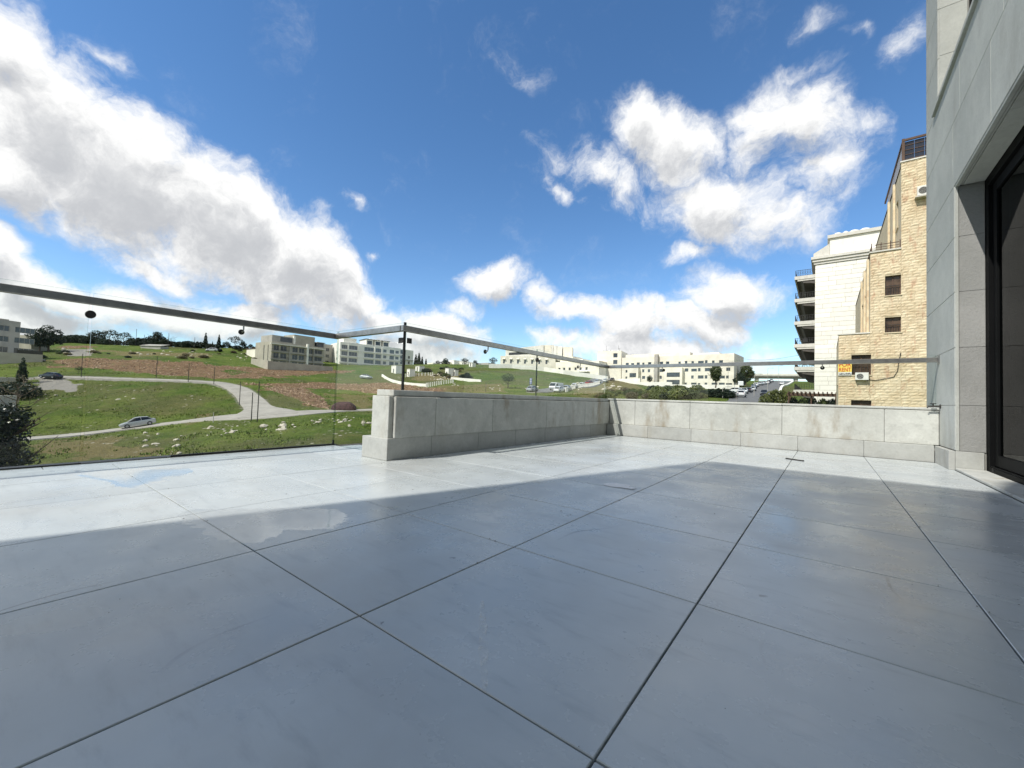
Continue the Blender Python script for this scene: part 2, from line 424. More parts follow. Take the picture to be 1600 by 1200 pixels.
def cells_wall(mb, u0, u1, z0, z1, openings, put, mi=0):
    """solid cells of a wall round its openings; put(u0,u1,z0,z1) emits one box"""
    us = sorted({u0, u1, *[o[0] for o in openings], *[o[1] for o in openings]}); zs = sorted({z0, z1, *[o[2] for o in openings], *[o[3] for o in openings]})
    us = [u for u in us if u0 <= u <= u1]; zs = [z for z in zs if z0 <= z <= z1]
    for j in range(len(zs) - 1):
        run = None
        for i in range(len(us) - 1):
            uc, zc = (us[i] + us[i + 1]) / 2, (zs[j] + zs[j + 1]) / 2
            solid = not any(o[0] < uc < o[1] and o[2] < zc < o[3] for o in openings)
            if solid: run = (run[0], us[i + 1]) if run else (us[i], us[i + 1])
            if (not solid or i == len(us) - 2) and run:
                put(run[0], run[1], zs[j], zs[j + 1]); run = None
            
# ------------------------------------------------------------------ terrain
# sighted ground points: photo column, photo row, distance along the view axis (m)
CTRL = [
 (50,735,40),(60,685,57),(60,655,68),(60,612,88),(78,594,95),(60,570,115),(100,556,140),(100,536,190),
 (-150,700,45),(-150,620,80),(-150,560,125),(-150,525,190),
 (250,712,40),(250,668,60),(216,668,66),(250,620,85),(300,597,100),(250,580,118),(250,560,140),(250,547,175),(250,541,192),(180,548,165),
 (450,700,42),(450,658,60),(450,640,72),(430,612,95),(450,601,110),(450,587,135),(450,577,156),(450,566,185),(340,546,190),(380,544,196),
 (560,700,42),(560,652,63),(537,641,78),(560,620,100),(560,601,130),(560,586,160),(560,577,180),(560,570,215),
 (680,614,102),(680,601,130),(680,590,150),(680,575,190),(680,569,230),
 (800,612,108),(800,596,140),(800,581,180),(800,574,205),(800,572,240),
 (900,616,103),(900,602,150),(900,590,175),(900,584,205),
 (1050,622,88),(1050,611,150),(1050,606,190),(1050,598,235),
 (1190,632,72),(1172,614,120),(1200,603,165),(1222,595,225),(1245,598,300),(1260,606,160),
 (1350,632,110),(1500,640,120),(1300,600,220),(1600,620,250)]
cp = []; cz = []
for (px, py, d) in CTRL:
    p = at(px, py, d); cp.append((p.x, p.y)); cz.append(p.z)
for (x, y, z) in [(-8,0,-8.2),(-8,12,-7.8),(0,-10,-8),(10,10,-7.5),(0,18,-7.3),(-20,20,-7.8),(-30,-10,-9),(10,40,-6),(0,55,-3.5),(8,75,-1),(40,40,-5),(30,-40,-9),(-60,-60,-10),
                  (-12,32,-6.5),(-2,35,-6.2)]:
    cp.append((x, y)); cz.append(z)
for k in range(24):
    a = 2 * math.pi * k / 24
    for rr in (420, 1000, 2600):
        x, y = rr * math.cos(a), rr * math.sin(a)
        infront = (x * FW.x + y * FW.y) / rr
        cp.append((x, y)); cz.append((6 if infront > .3 else -12) if rr < 2000 else -10)
cp = np.array(cp); cz = np.array(cz)
_c = 9.0
def _phi(d2): return np.sqrt(d2 + _c * _c)
A = _phi(((cp[:, None] - cp[None]) ** 2).sum(-1)); n_ = len(cp)
K = np.zeros((n_ + 1, n_ + 1)); K[:n_, :n_] = A + np.eye(n_) * -.6; K[:n_, n_] = 1; K[n_, :n_] = 1
wgt = np.linalg.solve(K, np.r_[cz, 0])
def terr(x, y):
    x = np.atleast_1d(np.asarray(x, float)); y = np.atleast_1d(np.asarray(y, float)); out = np.empty(len(x))
    for s in range(0, len(x), 20000):
        q = np.stack([x[s:s + 20000], y[s:s + 20000]], 1)
        out[s:s + 20000] = _phi(((q[:, None] - cp[None]) ** 2).sum(-1)) @ wgt[:n_] + wgt[n_]
    return out
def tz(x, y): return float(terr([x], [y])[0])
def gd(px, depth):
    """ground point under the photo column px at a distance"""
    p = at(px, horizon(px), depth); return Vector((p.x, p.y, tz(p.x, p.y)))
def gp(px, py, dmin=20, dmax=420):
    """ground point seen at a photo pixel"""
    ds = np.geomspace(dmin, dmax, 500); r = ray(px, py)
    X = CAM.x + r.x * ds; Y = CAM.y + r.y * ds; Z = CAM.z + r.z * ds
    dz = Z - terr(X, Y); hit = np.where(dz < 0)[0]
    i = hit[0] if len(hit) else len(ds) - 1
    return Vector((X[i], Y[i], tz(X[i], Y[i])))
def poly_in(px, py, poly):
    inside = np.zeros(len(px), bool); n = len(poly)
    for i in range(n):
        x1, y1 = poly[i]; x2, y2 = poly[(i + 1) % n]
        c = ((y1 > py) != (y2 > py)) & (px < (x2 - x1) * (py - y1) / (y2 - y1 + 1e-12) + x1)
        inside ^= c
    return inside
def ground_poly(pts):
    return [tuple(gp(px, py)[:2]) for px, py in pts]
SOIL = [
 [(85,563),(130,560),(200,562),(300,566),(340,571),(390,574),(430,577),(515,578),(560,579),(515,584),(440,590),(390,592),(320,590),(240,585),(180,577),(100,575)],
 [(368,599),(440,600),(500,598),(600,598),(640,602),(700,608),(690,614),(600,617),(560,612),(520,608),(470,606),(420,605)],
 [(410,606),(470,606),(505,622),(518,641),(480,632),(440,616)],
 [(85,541),(150,541),(150,545),(90,545)]]
GREENIN = [[(347,581),(362,577),(381,580),(381,584),(360,586)]]
DRY = [[(150,547),(260,551),(330,552),(330,560),(200,557)], [(40,690),(110,684),(240,700),(260,715),(120,722)], [(640,606),(790,600),(800,615),(640,617)], [(885,602),(980,594),(1010,610),(900,622)], [(300,640),(340,650),(330,662),(290,655)],
       [(640,585),(730,583),(740,592),(650,597)], [(520,615),(580,618),(578,640),(540,634)]]
GRAVEL = [[(58,593),(100,594),(132,604),(120,613),(72,610)], [(98,546),(140,546),(150,556),(105,556)]]

# roads: centre lines as sighted ground points, with widths in metres
def polyline(pts, step=2.0):
    P = [Vector((x, y, 0)) for x, y in pts]; out = []
    for i in range(len(P) - 1):
        p0, p1, p2, p3 = P[max(i - 1, 0)], P[i], P[i + 1], P[min(i + 2, len(P) - 1)]
        n = max(2, int((p2 - p1).length / step))
        for k in range(n):
            t = k / n
            out.append(.5 * ((2 * p1) + (p2 - p0) * t + (2 * p0 - 5 * p1 + 4 * p2 - p3) * t * t + (3 * p1 - p0 - 3 * p2 + p3) * t ** 3))
    out.append(P[-1]); return out
ROADS = {
 'dirt_road': ('pale_road', 3.4, [(-60, 694), (50, 686), (140, 678), (216, 668), (300, 658), (360, 652), (420, 650), (480, 645), (540, 642), (600, 640)]),
 'hill_road': ('pale_road', 4.2, [(420, 650), (400, 634), (385, 618), (366, 606), (340, 599), (300, 596.5), (240, 594), (150, 591), (60, 591)]),
 'street': ('asphalt', 9.0, [(1168, 640), (1178, 628), (1192, 612), (1206, 602), (1222, 595.5)]),
 'side_street': ('asphalt', 6.0, [(836, 613), (866, 609), (890, 604), (930, 597), (990, 592)]),
}
road_lines = {}
for nme, (mk, wd, pts) in ROADS.items():
    road_lines[nme] = polyline([tuple(gp(*q)[:2]) for q in pts])
allroad = np.array([(p.x, p.y) for l in road_lines.values() for p in l])

def build_terrain():
    th0 = math.atan2(FW.y, FW.x)
    front = np.arange(-64, 64.01, .4); back = np.arange(68, 292.1, 4.0)
    th = np.radians(np.concatenate([front, back])); nth = len(th)
    rr = np.concatenate([np.geomspace(3, 430, 400), np.geomspace(460, 5000, 22)])
    T, RR = np.meshgrid(th0 + th, rr)
    X = (RR * np.cos(T)).ravel(); Y = (RR * np.sin(T)).ravel()
    Z = terr(X, Y)
    # distance to nearest road for smoothing
    near = np.full(len(X), 99.)
    sel = np.where((RR.ravel() < 420))[0]
    for s in range(0, len(sel), 20000):
        q = sel[s:s + 20000]
        near[q] = np.sqrt(((np.stack([X[q], Y[q]], 1)[:, None] - allroad[None]) ** 2).sum(-1).min(1))
    k = np.clip((near - 3.5) / 5, 0, 1)
    amp = np.where(RR.ravel() < 430, 1., .0)
    soil = np.zeros(len(X)); dry = np.zeros(len(X)); grav = np.zeros(len(X))
    nz = np.zeros(len(X)); jx = np.zeros(len(X)); jy = np.zeros(len(X))
    for i in range(len(X)):
        if RR.ravel()[i] < 440:
            nz[i] = noise.fractal((X[i] * .13, Y[i] * .13, 0), .9, 2.1, 5)
            jx[i] = noise.fractal((X[i] * .14, Y[i] * .14, 3.3), .8, 2.1, 4) * 3.4; jy[i] = noise.fractal((X[i] * .14, Y[i] * .14, 9.1), .8, 2.1, 4) * 3.4
    for P in SOIL: soil = np.maximum(soil, poly_in(X + jx, Y + jy, ground_poly(P)))
    for P in GREENIN: soil *= 1 - poly_in(X + jx * .5, Y + jy * .5, ground_poly(P))
    for P in DRY: dry = np.maximum(dry, poly_in(X + jx, Y + jy, ground_poly(P)))
    for P in GRAVEL: grav = np.maximum(grav, poly_in(X + jx * .5, Y + jy * .5, ground_poly(P)))
    furrow = np.sin((X * .5 + Y * .86) * 2.2 + nz * 2) * .10
    Z = Z + amp * k * (nz * .28 + soil * furrow)
    verge = np.clip(1 - (near - 1.8) / 2.2, 0, 1)
    nr = len(rr); vs = np.stack([X, Y, Z], 1)
    fs = []
    for j in range(nr - 1):
        for i in range(nth):
            i2 = (i + 1) % nth
            fs.append((j * nth + i, (j + 1) * nth + i, (j + 1) * nth + i2, j * nth + i2))
    fs.append(tuple(range(nth)))
    me = bpy.data.meshes.new('ground'); me.from_pydata(vs.tolist(), [], fs)
    for nm, arr in (('soil', soil), ('dry', dry), ('gravel', np.maximum(grav, verge * .7))):
        a = me.attributes.new(nm, 'FLOAT', 'POINT'); a.data.foreach_set('value', arr.astype(np.float32))
    me.polygons.foreach_set('use_smooth', [True] * len(me.polygons))
    mt, nt, b, _ = newmat('hillside_ground'); w = coords(nt)
    def att(n): a = nn(nt, 'ShaderNodeAttribute'); a.attribute_name = n; return a.outputs['Fac']
    n1 = tnoise(nt, w, .09, 8, .65); n2 = tnoise(nt, w, .55, 8, .7); n3 = tnoise(nt, w, 1.1, 8, .78); n0 = tnoise(nt, w, .035, 5, .6)
    g = mixc(nt, smooth(nt, n1, .35, .65), (.064, .112, .015), (.132, .172, .031))
    g = mixc(nt, mth(nt, 'MULTIPLY', smooth(nt, n0, .46, .60), .7), g, (.115, .105, .045))
    g = mixc(nt, mth(nt, 'MULTIPLY', smooth(nt, n2, .5, .72), .7), g, (.22, .20, .085))
    g = mixc(nt, mth(nt, 'MULTIPLY', smooth(nt, n2, .46, .30), .6), g, (.055, .088, .016))
    g = mixc(nt, mth(nt, 'MULTIPLY', smooth(nt, n3, .48, .66), .65), g, (.045, .062, .016))
    dryf = mth(nt, 'MULTIPLY', smooth(nt, mth(nt, 'ADD', att('dry'), mth(nt, 'SUBTRACT', n2, .5)), .35, .95), .75)
    g = mixc(nt, dryf, g, (.20, .16, .075))
    so = mixc(nt, smooth(nt, n3, .36, .64), (.095, .052, .028), (.33, .215, .125))
    so = mixc(nt, mth(nt, 'MULTIPLY', smooth(nt, n2, .52, .66), .75), so, (.11, .125, .035))
    so = mixc(nt, mth(nt, 'MULTIPLY', smooth(nt, tnoise(nt, w, 1.5, 5, .8), .6, .7), .6), so, (.46, .37, .26))
    sf = smooth(nt, mth(nt, 'ADD', att('soil'), mth(nt, 'MULTIPLY', mth(nt, 'SUBTRACT', n2, .5), 2.4)), .25, .8)
    g = mixc(nt, sf, g, so)
    gr = mixc(nt, n3, (.20, .185, .16), (.38, .36, .32))
    g = mixc(nt, smooth(nt, mth(nt, 'ADD', att('gravel'), mth(nt, 'MULTIPLY', mth(nt, 'SUBTRACT', n2, .5), .9)), .35, .7), g, gr)
    # pale stones lying in the grass
    vo = nn(nt, 'ShaderNodeTexVoronoi'); vo.inputs['Scale'].default_value = .9; lk(nt, w, vo.inputs['Vector'])
    st = mth(nt, 'MULTIPLY', smooth(nt, vo.outputs['Distance'], .24, .14), smooth(nt, tnoise(nt, w, .14, 4, .6), .52, .62))
    g = mixc(nt, st, g, (.46, .42, .34))
    lk(nt, g, b.inputs['Base Color']); b.inputs['Roughness'].default_value = .95; b.inputs['Specular IOR Level'].default_value = .15
    bump(nt, b, mth(nt, 'ADD', n3, mth(nt, 'MULTIPLY', n2, 2.0)), .9, .35)
    me.materials.append(mt)
    o = link('ground', me); tag(o, kind='structure')
build_terrain()

def build_roads():
    for nme, line in road_lines.items():
        mk, wd, _ = ROADS[nme]; mb = MB(); L = []
        for i, p in enumerate(line):
            t = (line[min(i + 1, len(line) - 1)] - line[max(i - 1, 0)]); t.normalize(); nrm = Vector((-t.y, t.x, 0))
            w = wd / 2 * (1 + .06 * math.sin(i * .7))
            if nme == 'hill_road': w *= 1 - .62 * min(1, max(0, (i / len(line) - .38) / .25))
            if nme in ('dirt_road', 'hill_road'):
                j = np.linalg.norm(np.array([p.x, p.y]) - np.array(gp(410, 648)[:2])); w *= 1 + 1.0 * math.exp(-(j / 9) ** 2)
            L.append((p, nrm, w))
        X = []; Y = []
        offs = [-1.08, -1, -.5, 0, .5, 1, 1.08]
        for p, nrm, w in L:
            for o_ in offs: X.append(p.x + nrm.x * w * o_); Y.append(p.y + nrm.y * w * o_)
        Z = terr(X, Y); n = len(offs); vs = []; 
        lift = {'dirt_road': .10, 'hill_road': .13, 'street': .10, 'side_street': .12}[nme]
        for i in range(len(L)):
            zc = Z[i * n + 3]
            for k in range(n):
                z = Z[i * n + k] + lift if 0 < k < n - 1 else Z[i * n + k] - .4
                vs.append((X[i * n + k], Y[i * n + k], z))
        fs = [(i * n + k, i * n + k + 1, (i + 1) * n + k + 1, (i + 1) * n + k) for i in range(len(L) - 1) for k in range(n - 1)]
        mb.add(vs, fs); o = mb.build(nme, M[mk], smooth=False); tag(o, kind='structure')
    # pale kerb line beside the street
    line = road_lines['street']; mb = MB(); vs = []
    for i, p in enumerate(line):
        t = (line[min(i + 1, len(line) - 1)] - line[max(i - 1, 0)]).normalized(); nrm = Vector((-t.y, t.x, 0))
        for (o_, dz) in ((-5.4, .0), (-5.4, .45), (-4.6, .45), (-4.6, .0)):
            q = p + nrm * o_; vs.append((q.x, q.y, tz(q.x, q.y) + dz))
    fs = [(i * 4 + k, i * 4 + k + 1, (i + 1) * 4 + k + 1, (i + 1) * 4 + k) for i in range(len(line) - 1) for k in range(3)]
    mb.add(vs, fs); tag(mb.build('kerb', M['white_wall']), kind='structure')
build_roads()

# ------------------------------------------------------------------ terrace
TX, TY, TP = -2.665, .572, .6
def build_terrace():
    mb = MB(); mb.box(-3.93, .93, -6.0, 6.35, -.40, -.0125)
    slab = mb.build('terrace_floor', M['grout']); tag(slab, kind='structure')
    J = .0020; cache = {}
    r_ = random.Random(3)
    def tile(x0, x1, y0, y1):
        key = (round(x1 - x0, 3), round(y1 - y0, 3))
        if key not in cache:
            w, h = key; b = MB(); b.box(-w / 2 + J, w / 2 - J, -h / 2 + J, h / 2 - J, -.0105, 0)
            me = b.mesh('tile', M['tile']); bm = bmesh.new(); bm.from_mesh(me)
            top = [e for e in bm.edges if all(v.co.z > -.001 for v in e.verts)]
            bmesh.ops.bevel(bm, geom=top, offset=.0014, segments=1, affect='EDGES'); bm.to_mesh(me); bm.free(); cache[key] = me
        o = link('tile', cache[key], slab, ((x0 + x1) / 2, (y0 + y1) / 2, r_.uniform(-.0005, .0005)))
    xs = [-3.725] + [TX + TP * k for k in range(-1, 6)] + [.926]
    ys = [-3.9] + [TY + TP * j for j in range(-7, 10)]
    for i in range(len(xs) - 1):
        for j in range(len(ys) - 1):
            if xs[i + 1] < -2.7 and ys[j] > 2.2: continue
            y1 = ys[j + 1]
            tile(xs[i], xs[i + 1], ys[j], y1)
    # border strips along the glass edge
    yb = [-3.9] + [TY + TP * j + .3 for j in range(-7, 3)] + [2.165]
    for a, b_ in zip(yb[:-1], yb[1:]): tile(-3.833, -3.725, a, b_)
    e = MB(); e.box(-3.94, -3.83, -4, 2.2, -.012, .004); tag(e.build('edge_channel', M['black_seal'], slab))
    # building below the terrace
    b = MB(); b.box(-3.6, 3.0, -5.5, 6.2, -9.5, -.41)
    base = b.build('terrace_base', M['facade']); tag(base, kind='structure')
build_terrace()

def stone_row(parent, name, mat_, boxes, bevel=.004):
    for (x0, x1, y0, y1, z0, z1) in boxes:
        b = MB(); cx, cy, cz_ = (x0 + x1) / 2, (y0 + y1) / 2, (z0 + z1) / 2
        b.box(x0 - cx, x1 - cx, y0 - cy, y1 - cy, z0 - cz_, z1 - cz_)
        o = b.build(name, mat_, parent, bevel=bevel)
        inv = world_of(parent).inverted(); o.location = inv @ Vector((cx, cy, cz_))

def build_parapets():
    L = thing('parapet_wall', (-2.83, 4.0, 0), 'low grey stone parapet on the left, standing free with its lit pale end towards the terrace', 'wall')
    g = .0014
    b = MB(); b.box(-2.945, -2.722, 1.976, 6.20, 0, .505); b.box(-2.935, -2.712, 2.008, 6.20, .506, .555)
    b.build('core', M['concrete'], L, world=True, bevel=.004)
    js = [2.016, 2.44, 3.209, 4.222, 5.222, 6.035]
    stone_row(L, 'stone_panel', M['concrete'], [(-2.721, -2.690, a + g, c - g, .172, .502) for a, c in zip(js[:-1], js[1:])])
    stone_row(L, 'stone_panel', M['concrete'], [(-2.976, -2.946, a + g, c - g, .172, .502) for a, c in zip(js[:-1], js[1:])])
    js = [1.962, 2.415, 3.018, 3.626, 4.222, 4.836, 5.43, 5.985]
    stone_row(L, 'plinth_block', M['plinth'], [(-3.045, -2.705, a + g * .7, c - g * .7, 0.0, .171) for a, c in zip(js[:-1], js[1:])], .003)
    P = thing('parapet_wall', (-.9, 6.15, 0), 'low grey stone parapet across the far side, ending at the apartment building', 'wall')
    b = MB(); b.box(-2.72, .928, 6.072, 6.30, 0, .535); b.build('core', M['concrete'], P, world=True)
    js = [-2.689, -2.281, -1.499, -.428, .508, .927]
    stone_row(P, 'stone_panel', M['concrete'], [(a + g * .8, c - g * .8, 6.04, 6.071, .173, .53) for a, c in zip(js[:-1], js[1:])])
    js = [-2.72, -1.499, -.428, .927]
    stone_row(P, 'cap_stone', M['concrete'], [(a + g * .6, c - g * .6, 6.034, 6.33, .536, .562) for a, c in zip(js[:-1], js[1:])], .005)
    js = [-2.704, -2.065, -1.465, -.865, -.265, .335, .885]
    stone_row(P, 'plinth_block', M['plinth'], [(a + g * .6, c - g * .6, 5.985, 6.071, 0.0, .172) for a, c in zip(js[:-1], js[1:])], .003)
build_parapets()

def glass_panel(parent, poly2d, fixed, axis):
    """a pane cut to an outline; axis 'x': lies in the plane x=fixed, outline is (y,z); axis 'y': plane y=fixed, outline is (x,z)"""
    t = .006; n = len(poly2d); mb = MB()
    def P(u, z, s): return (fixed + s * t, u, z) if axis == 'x' else (u, fixed + s * t, z)
    vs = [P(u, z, -1) for u, z in poly2d] + [P(u, z, 1) for u, z in poly2d]
    mb.add(vs, [tuple(range(n)), tuple(range(2 * n - 1, n - 1, -1))], 0)
    mb.add(vs, [(k, n + k, n + (k + 1) % n, (k + 1) % n) for k in range(n)], 1)
    o = mb.build('glass_pane', [M['glass'], M['glass_edge']], parent, world=True)
    bm = bmesh.new(); bm.from_mesh(o.data); bmesh.ops.remove_doubles(bm, verts=bm.verts, dist=1e-5); bmesh.ops.recalc_face_normals(bm, faces=bm.faces); bm.to_mesh(o.data); bm.free()
    return o
def disc(parent, c, axis, rad=.021, th=.012, mat_='dark_metal', name='clamp_disc'):
    a = Vector((1, 0, 0)) if axis == 'x' else Vector((0, 1, 0))
    b = MB(); c = Vector(c); b.tube([c - a * th, c - a * th * .8, c + a * th * .8, c + a * th], [rad * .85, rad, rad, rad * .85], 20)
    return b.build(name, M[mat_], parent, world=True)
def bracket(parent, glass_pt, rail_pt, axis, sgn):
    """bent arm from a disc on the glass up to the underside of the rail"""
    g = Vector(glass_pt); r = Vector(rail_pt); a = Vector((sgn, 0, 0)) if axis == 'x' else Vector((0, sgn, 0))
    k = (r - g).dot(a); b = MB()
    b.tube([g, g + a * (k - .018), g + a * (k - .005) + Vector((0, 0, .005)), g + a * k + Vector((0, 0, .018)), Vector((*(g + a * k).xy, r.z))], .006, 8)
    o = b.build('bracket', M['steel'], parent, world=True)
    d = disc(parent, g + a * .014, axis, .022, .006); 
    return o
def build_railings():
    RZ0, RZ1 = 1.036, 1.084
    A = thing('glass_railing', (-3.84, 1.0, 0), 'floor standing clear glass railing with a long dark handrail along the open left edge', 'railing')
    gx = -3.845
    glass_panel(A, [(-3.9, .004), (-1.38, .004), (-1.38, 1.122), (-3.9, 1.122)], gx, 'x')
    glass_panel(A, [(-1.365, .004), (.430, .004), (.430, 1.122), (-1.365, 1.122)], gx, 'x')
    glass_panel(A, [(.446, .004), (2.155, .004), (2.155, 1.122), (.446, 1.122)], gx, 'x')
    glass_panel(A, [(-3.838, .004), (-3.05, .004), (-3.05, .566), (-2.815, .566), (-2.815, 1.122), (-3.838, 1.122)], 2.162, 'y')
    b = MB(); b.box(gx - .008, gx + .010, .9, 2.168, 0.0, .016); b.box(gx - .008, gx + .008, -3.9, .44, 0.0, .008); b.box(gx - .006, gx + .009, 2.152, 2.168, .016, .05)
    b.build('base_seal', M['black_seal'], A, world=True)
    b = MB(); b.box(-3.80, -3.762, -3.9, 2.082, RZ0, RZ1); b.build('handrail', M['steel'], A, world=True, bevel=.003)
    b = MB(); b.box(-3.80, -2.765, 2.084, 2.122, RZ0, RZ1); b.build('handrail', M['steel'], A, world=True, bevel=.003)
    for y in (.438, -1.372):
        disc(A, (gx + .004, y, .978), 'x', .026, .012)
    for y in (1.309, -.45): bracket(A, (gx + .006, y, .989), (-3.781, y, RZ0 + .002), 'x', 1)
    B = thing('glass_railing', (-2.80, 4.0, .555), 'clear glass railing with steel handrail standing on the left parapet', 'railing')
    bx = -2.80
    glass_panel(B, [(2.172, .556), (4.132, .556), (4.132, 1.122), (2.172, 1.122)], bx, 'x')
    glass_panel(B, [(4.146, .556), (6.13, .556), (6.13, 1.122), (4.146, 1.122)], bx, 'x')
    b = MB(); b.box(-2.812, -2.797, 2.154, 2.170, .556, 1.124); b.build('corner_seal', M['black_seal'], B, world=True)
    b = MB(); b.box(-2.804, -2.796, 4.134, 4.144, .556, 1.06); b.build('joint_seal', M['black_seal'], B, world=True)
    b = MB(); b.box(-2.762, -2.724, 2.086, 6.05, RZ0, RZ1); b.build('handrail', M['steel'], B, world=True, bevel=.003)
    b = MB(); b.box(-2.865, -2.82, 2.145, 2.153, .95, .995); b.box(-2.792, -2.784, 2.176, 2.225, .95, .995); b.box(-2.822, -2.79, 2.140, 2.153, .952, .993)
    b.build('corner_clamp', M['dark_metal'], B, world=True, bevel=.002)
    disc(B, (bx + .004, 4.139, .992), 'x', .026, .013)
    for y in (3.16, 5.145): bracket(B, (bx + .006, y, .985), (-2.743, y, RZ0 + .002), 'x', 1)
    C = thing('glass_railing', (-.9, 6.16, .562), 'clear glass railing with pale steel handrail standing on the far parapet', 'railing')
    cyy = 6.155
    glass_panel(C, [(-2.79, .563), (-.95, .563), (-.95, 1.122), (-2.79, 1.122)], cyy, 'y')
    glass_panel(C, [(-.938, .563), (.918, .563), (.918, 1.122), (-.938, 1.122)], cyy, 'y')
    b = MB(); b.box(-2.762, .921, 6.052, 6.09, RZ0, RZ1); b.build('handrail', M['steel'], C, world=True, bevel=.003)
    b = MB(); b.box(.921, .928, 6.035, 6.107, RZ0 - .02, RZ1 + .02); b.build('wall_plate', M['steel'], C, world=True, bevel=.002)
    for x in (-.036, -1.9): bracket(C, (x, cyy - .006, 1.0), (x, 6.071, RZ0 + .002), 'y', -1)
build_railings()

# ------------------------------------------------------------------ the building the terrace belongs to
def build_home():
    T = thing('apartment_building', (3.0, 2.0, 0), 'grey stone apartment building at the right edge with a black framed terrace door', 'building')
    X0 = .962
    door = (1.75, 5.41, -.02, 2.612); win = (2.4, 6.105, 3.80, 6.4); win2 = (2.4, 6.105, 8.0, 10.6)
    b = MB()
    def put(a, c, z0, z1): b.box(X0, 1.25, a, c, z0, z1)
    cells_wall(b, -6.0, 6.72, -9.0, 12.0, [door, win, win2], put)
    b.box(1.25, 9.0, 6.42, 6.72, -9.0, 12.0); b.box(8.7, 9.0, -6, 6.42, -9, 12); b.box(1.25, 8.7, -6, 6.42, 11.7, 12)
    b.build('wall', M['joint'], T, world=True)
    g = .0013
    zs = [.175, .585, 1.11, 1.62, 2.13, 2.612, 3.22, 3.755, 4.3, 4.85, 5.4, 5.95, 6.4, 7.0, 7.5, 8.0, 8.6, 9.2, 9.8, 10.6, 11.3, 12.0]
    r_ = random.Random(5)
    for i in range(len(zs) - 1):
        z0, z1 = zs[i], zs[i + 1]; zc = (z0 + z1) / 2
        spans = [(-4.0, 6.73)]
        for o in (door, win, win2):
            if o[2] < zc < o[3]: spans = [(-4.0, o[0]), (o[1], 6.73)]
        for (a, c) in spans:
            cuts = [a]
            if i == 5: cuts += [-2.9, -1.9, -.9, .1, 1.1, 2.2, 3.25, 4.34, 5.45]
            elif c - a > 1.6:
                y = a + r_.uniform(.5, 1.1)
                while y < c - .5: cuts.append(y); y += r_.uniform(.9, 1.15)
            cuts = [q for q in cuts if a <= q < c - .2] + [c]
            stone_row(T, 'stone_panel', M['facade'], [(.93, X0 - .001, p + g, q - g, z0 + g, z1 - g) for p, q in zip(cuts[:-1], cuts[1:])], .003)
    # end face of the wall
    for i in range(len(zs) - 1):
        stone_row(T, 'stone_panel', M['facade'], [(.965, 1.8, 6.722, 6.742, zs[i] + g, zs[i + 1] - g)], .003)
    # plinth round the pillar
    stone_row(T, 'plinth_block', M['plinth'], [(.887, .929, 5.392, 5.983, 0.0, .172), (.93, 1.106, 5.392, 5.4065, 0.0, .172)], .003)
    # reveal slabs and soffit of the door opening, with the narrow raised edge
    zr = [.173, .585, 1.11, 1.62, 2.13, 2.600]
    for a, c in zip(zr[:-1], zr[1:]): stone_row(T, 'reveal_slab', M['hammered'], [(.958, 1.118, 5.400, 5.409, a + g, c - g)], .002)
    stone_row(T, 'edge_trim', M['facade'], [(.934, .956, 5.394, 5.409, .174, 2.598)], .003)
    ys = [1.76, 3.0, 4.2, 5.392]
    for a, c in zip(ys[:-1], ys[1:]): stone_row(T, 'soffit_slab', M['facade'], [(.985, 1.118, a + g, c - g, 2.597, 2.611)], .002)
    stone_row(T, 'edge_trim', M['facade'], [(.934, .962, 1.76, 5.392, 2.592, 2.611), (.966, .982, 1.76, 5.392, 2.600, 2.611)], .003)
    # stone threshold
    ts = [1.76, 2.95, 4.15, 5.385]
    for a, c in zip(ts[:-1], ts[1:]): stone_row(T, 'threshold_slab', M['concrete'], [(.928, 1.118, a + g, c - g, .0, .022)], .004)
    # sliding door
    D = MB(); D.box(1.12, 1.24, 5.315, 5.408, .02, 2.61); D.box(1.12, 1.24, 1.76, 1.85, .02, 2.61); D.box(1.12, 1.24, 1.85, 5.315, 2.52, 2.61); D.box(1.12, 1.24, 1.85, 5.315, .02, .06); D.box(1.125, 1.14, 1.85, 5.315, .061, .072); D.box(1.165, 1.18, 1.85, 5.315, .061, .072)
    d = D.build('door_frame', M['frame'], T, world=True, bevel=.002)
    for (y0, y1, x) in ((3.58, 5.30, 1.145), (1.86, 3.66, 1.195)):
        S_ = MB(); S_.box(x, x + .04, y1 - .085, y1, .075, 2.515); S_.box(x, x + .04, y0, y0 + .085, .075, 2.515); S_.box(x, x + .04, y0 + .086, y1 - .086, .075, .17); S_.box(x, x + .04, y0 + .086, y1 - .086, 2.43, 2.515)
        s = S_.build('door_leaf', M['frame'], T, world=True, bevel=.002)
        G = MB(); G.box(x + .014, x + .026, y0 + .08, y1 - .08, .165, 2.435); G.build('glass_pane', M['door_glass'], s, world=True)
    b = MB(); b.tube([(1.128, 5.23, .03), (1.128, 5.23, .06)], .014, 10); b.build('door_stop', M['black_seal'], T, world=True)
    # room behind
    b = MB(); b.box(1.26, 6, 1.2, 6.6, -.05, .0); b.box(1.26, 6, 1.2, 6.6, 2.9, 3.0); b.box(6, 6.1, 1.2, 6.6, 0, 2.9); b.box(1.26, 6, 6.6, 6.7, 0, 2.9); b.box(1.26, 6, 1.1, 1.2, 0, 2.9)
    b.build('room', M['room_wall'], T, world=True)
    b = MB(); n = 40; vs = []
    for i in range(n + 1):
        y = 3.55 + 1.1 * i / n; x = 1.42 + .03 * math.sin(i * 1.25); vs += [(x, y, .03), (x, y, 2.75)]
    b.add(vs, [(2 * i, 2 * i + 2, 2 * i + 3, 2 * i + 1) for i in range(n)]); b.build('curtain', M['curtain'], T, world=True, smooth=True)
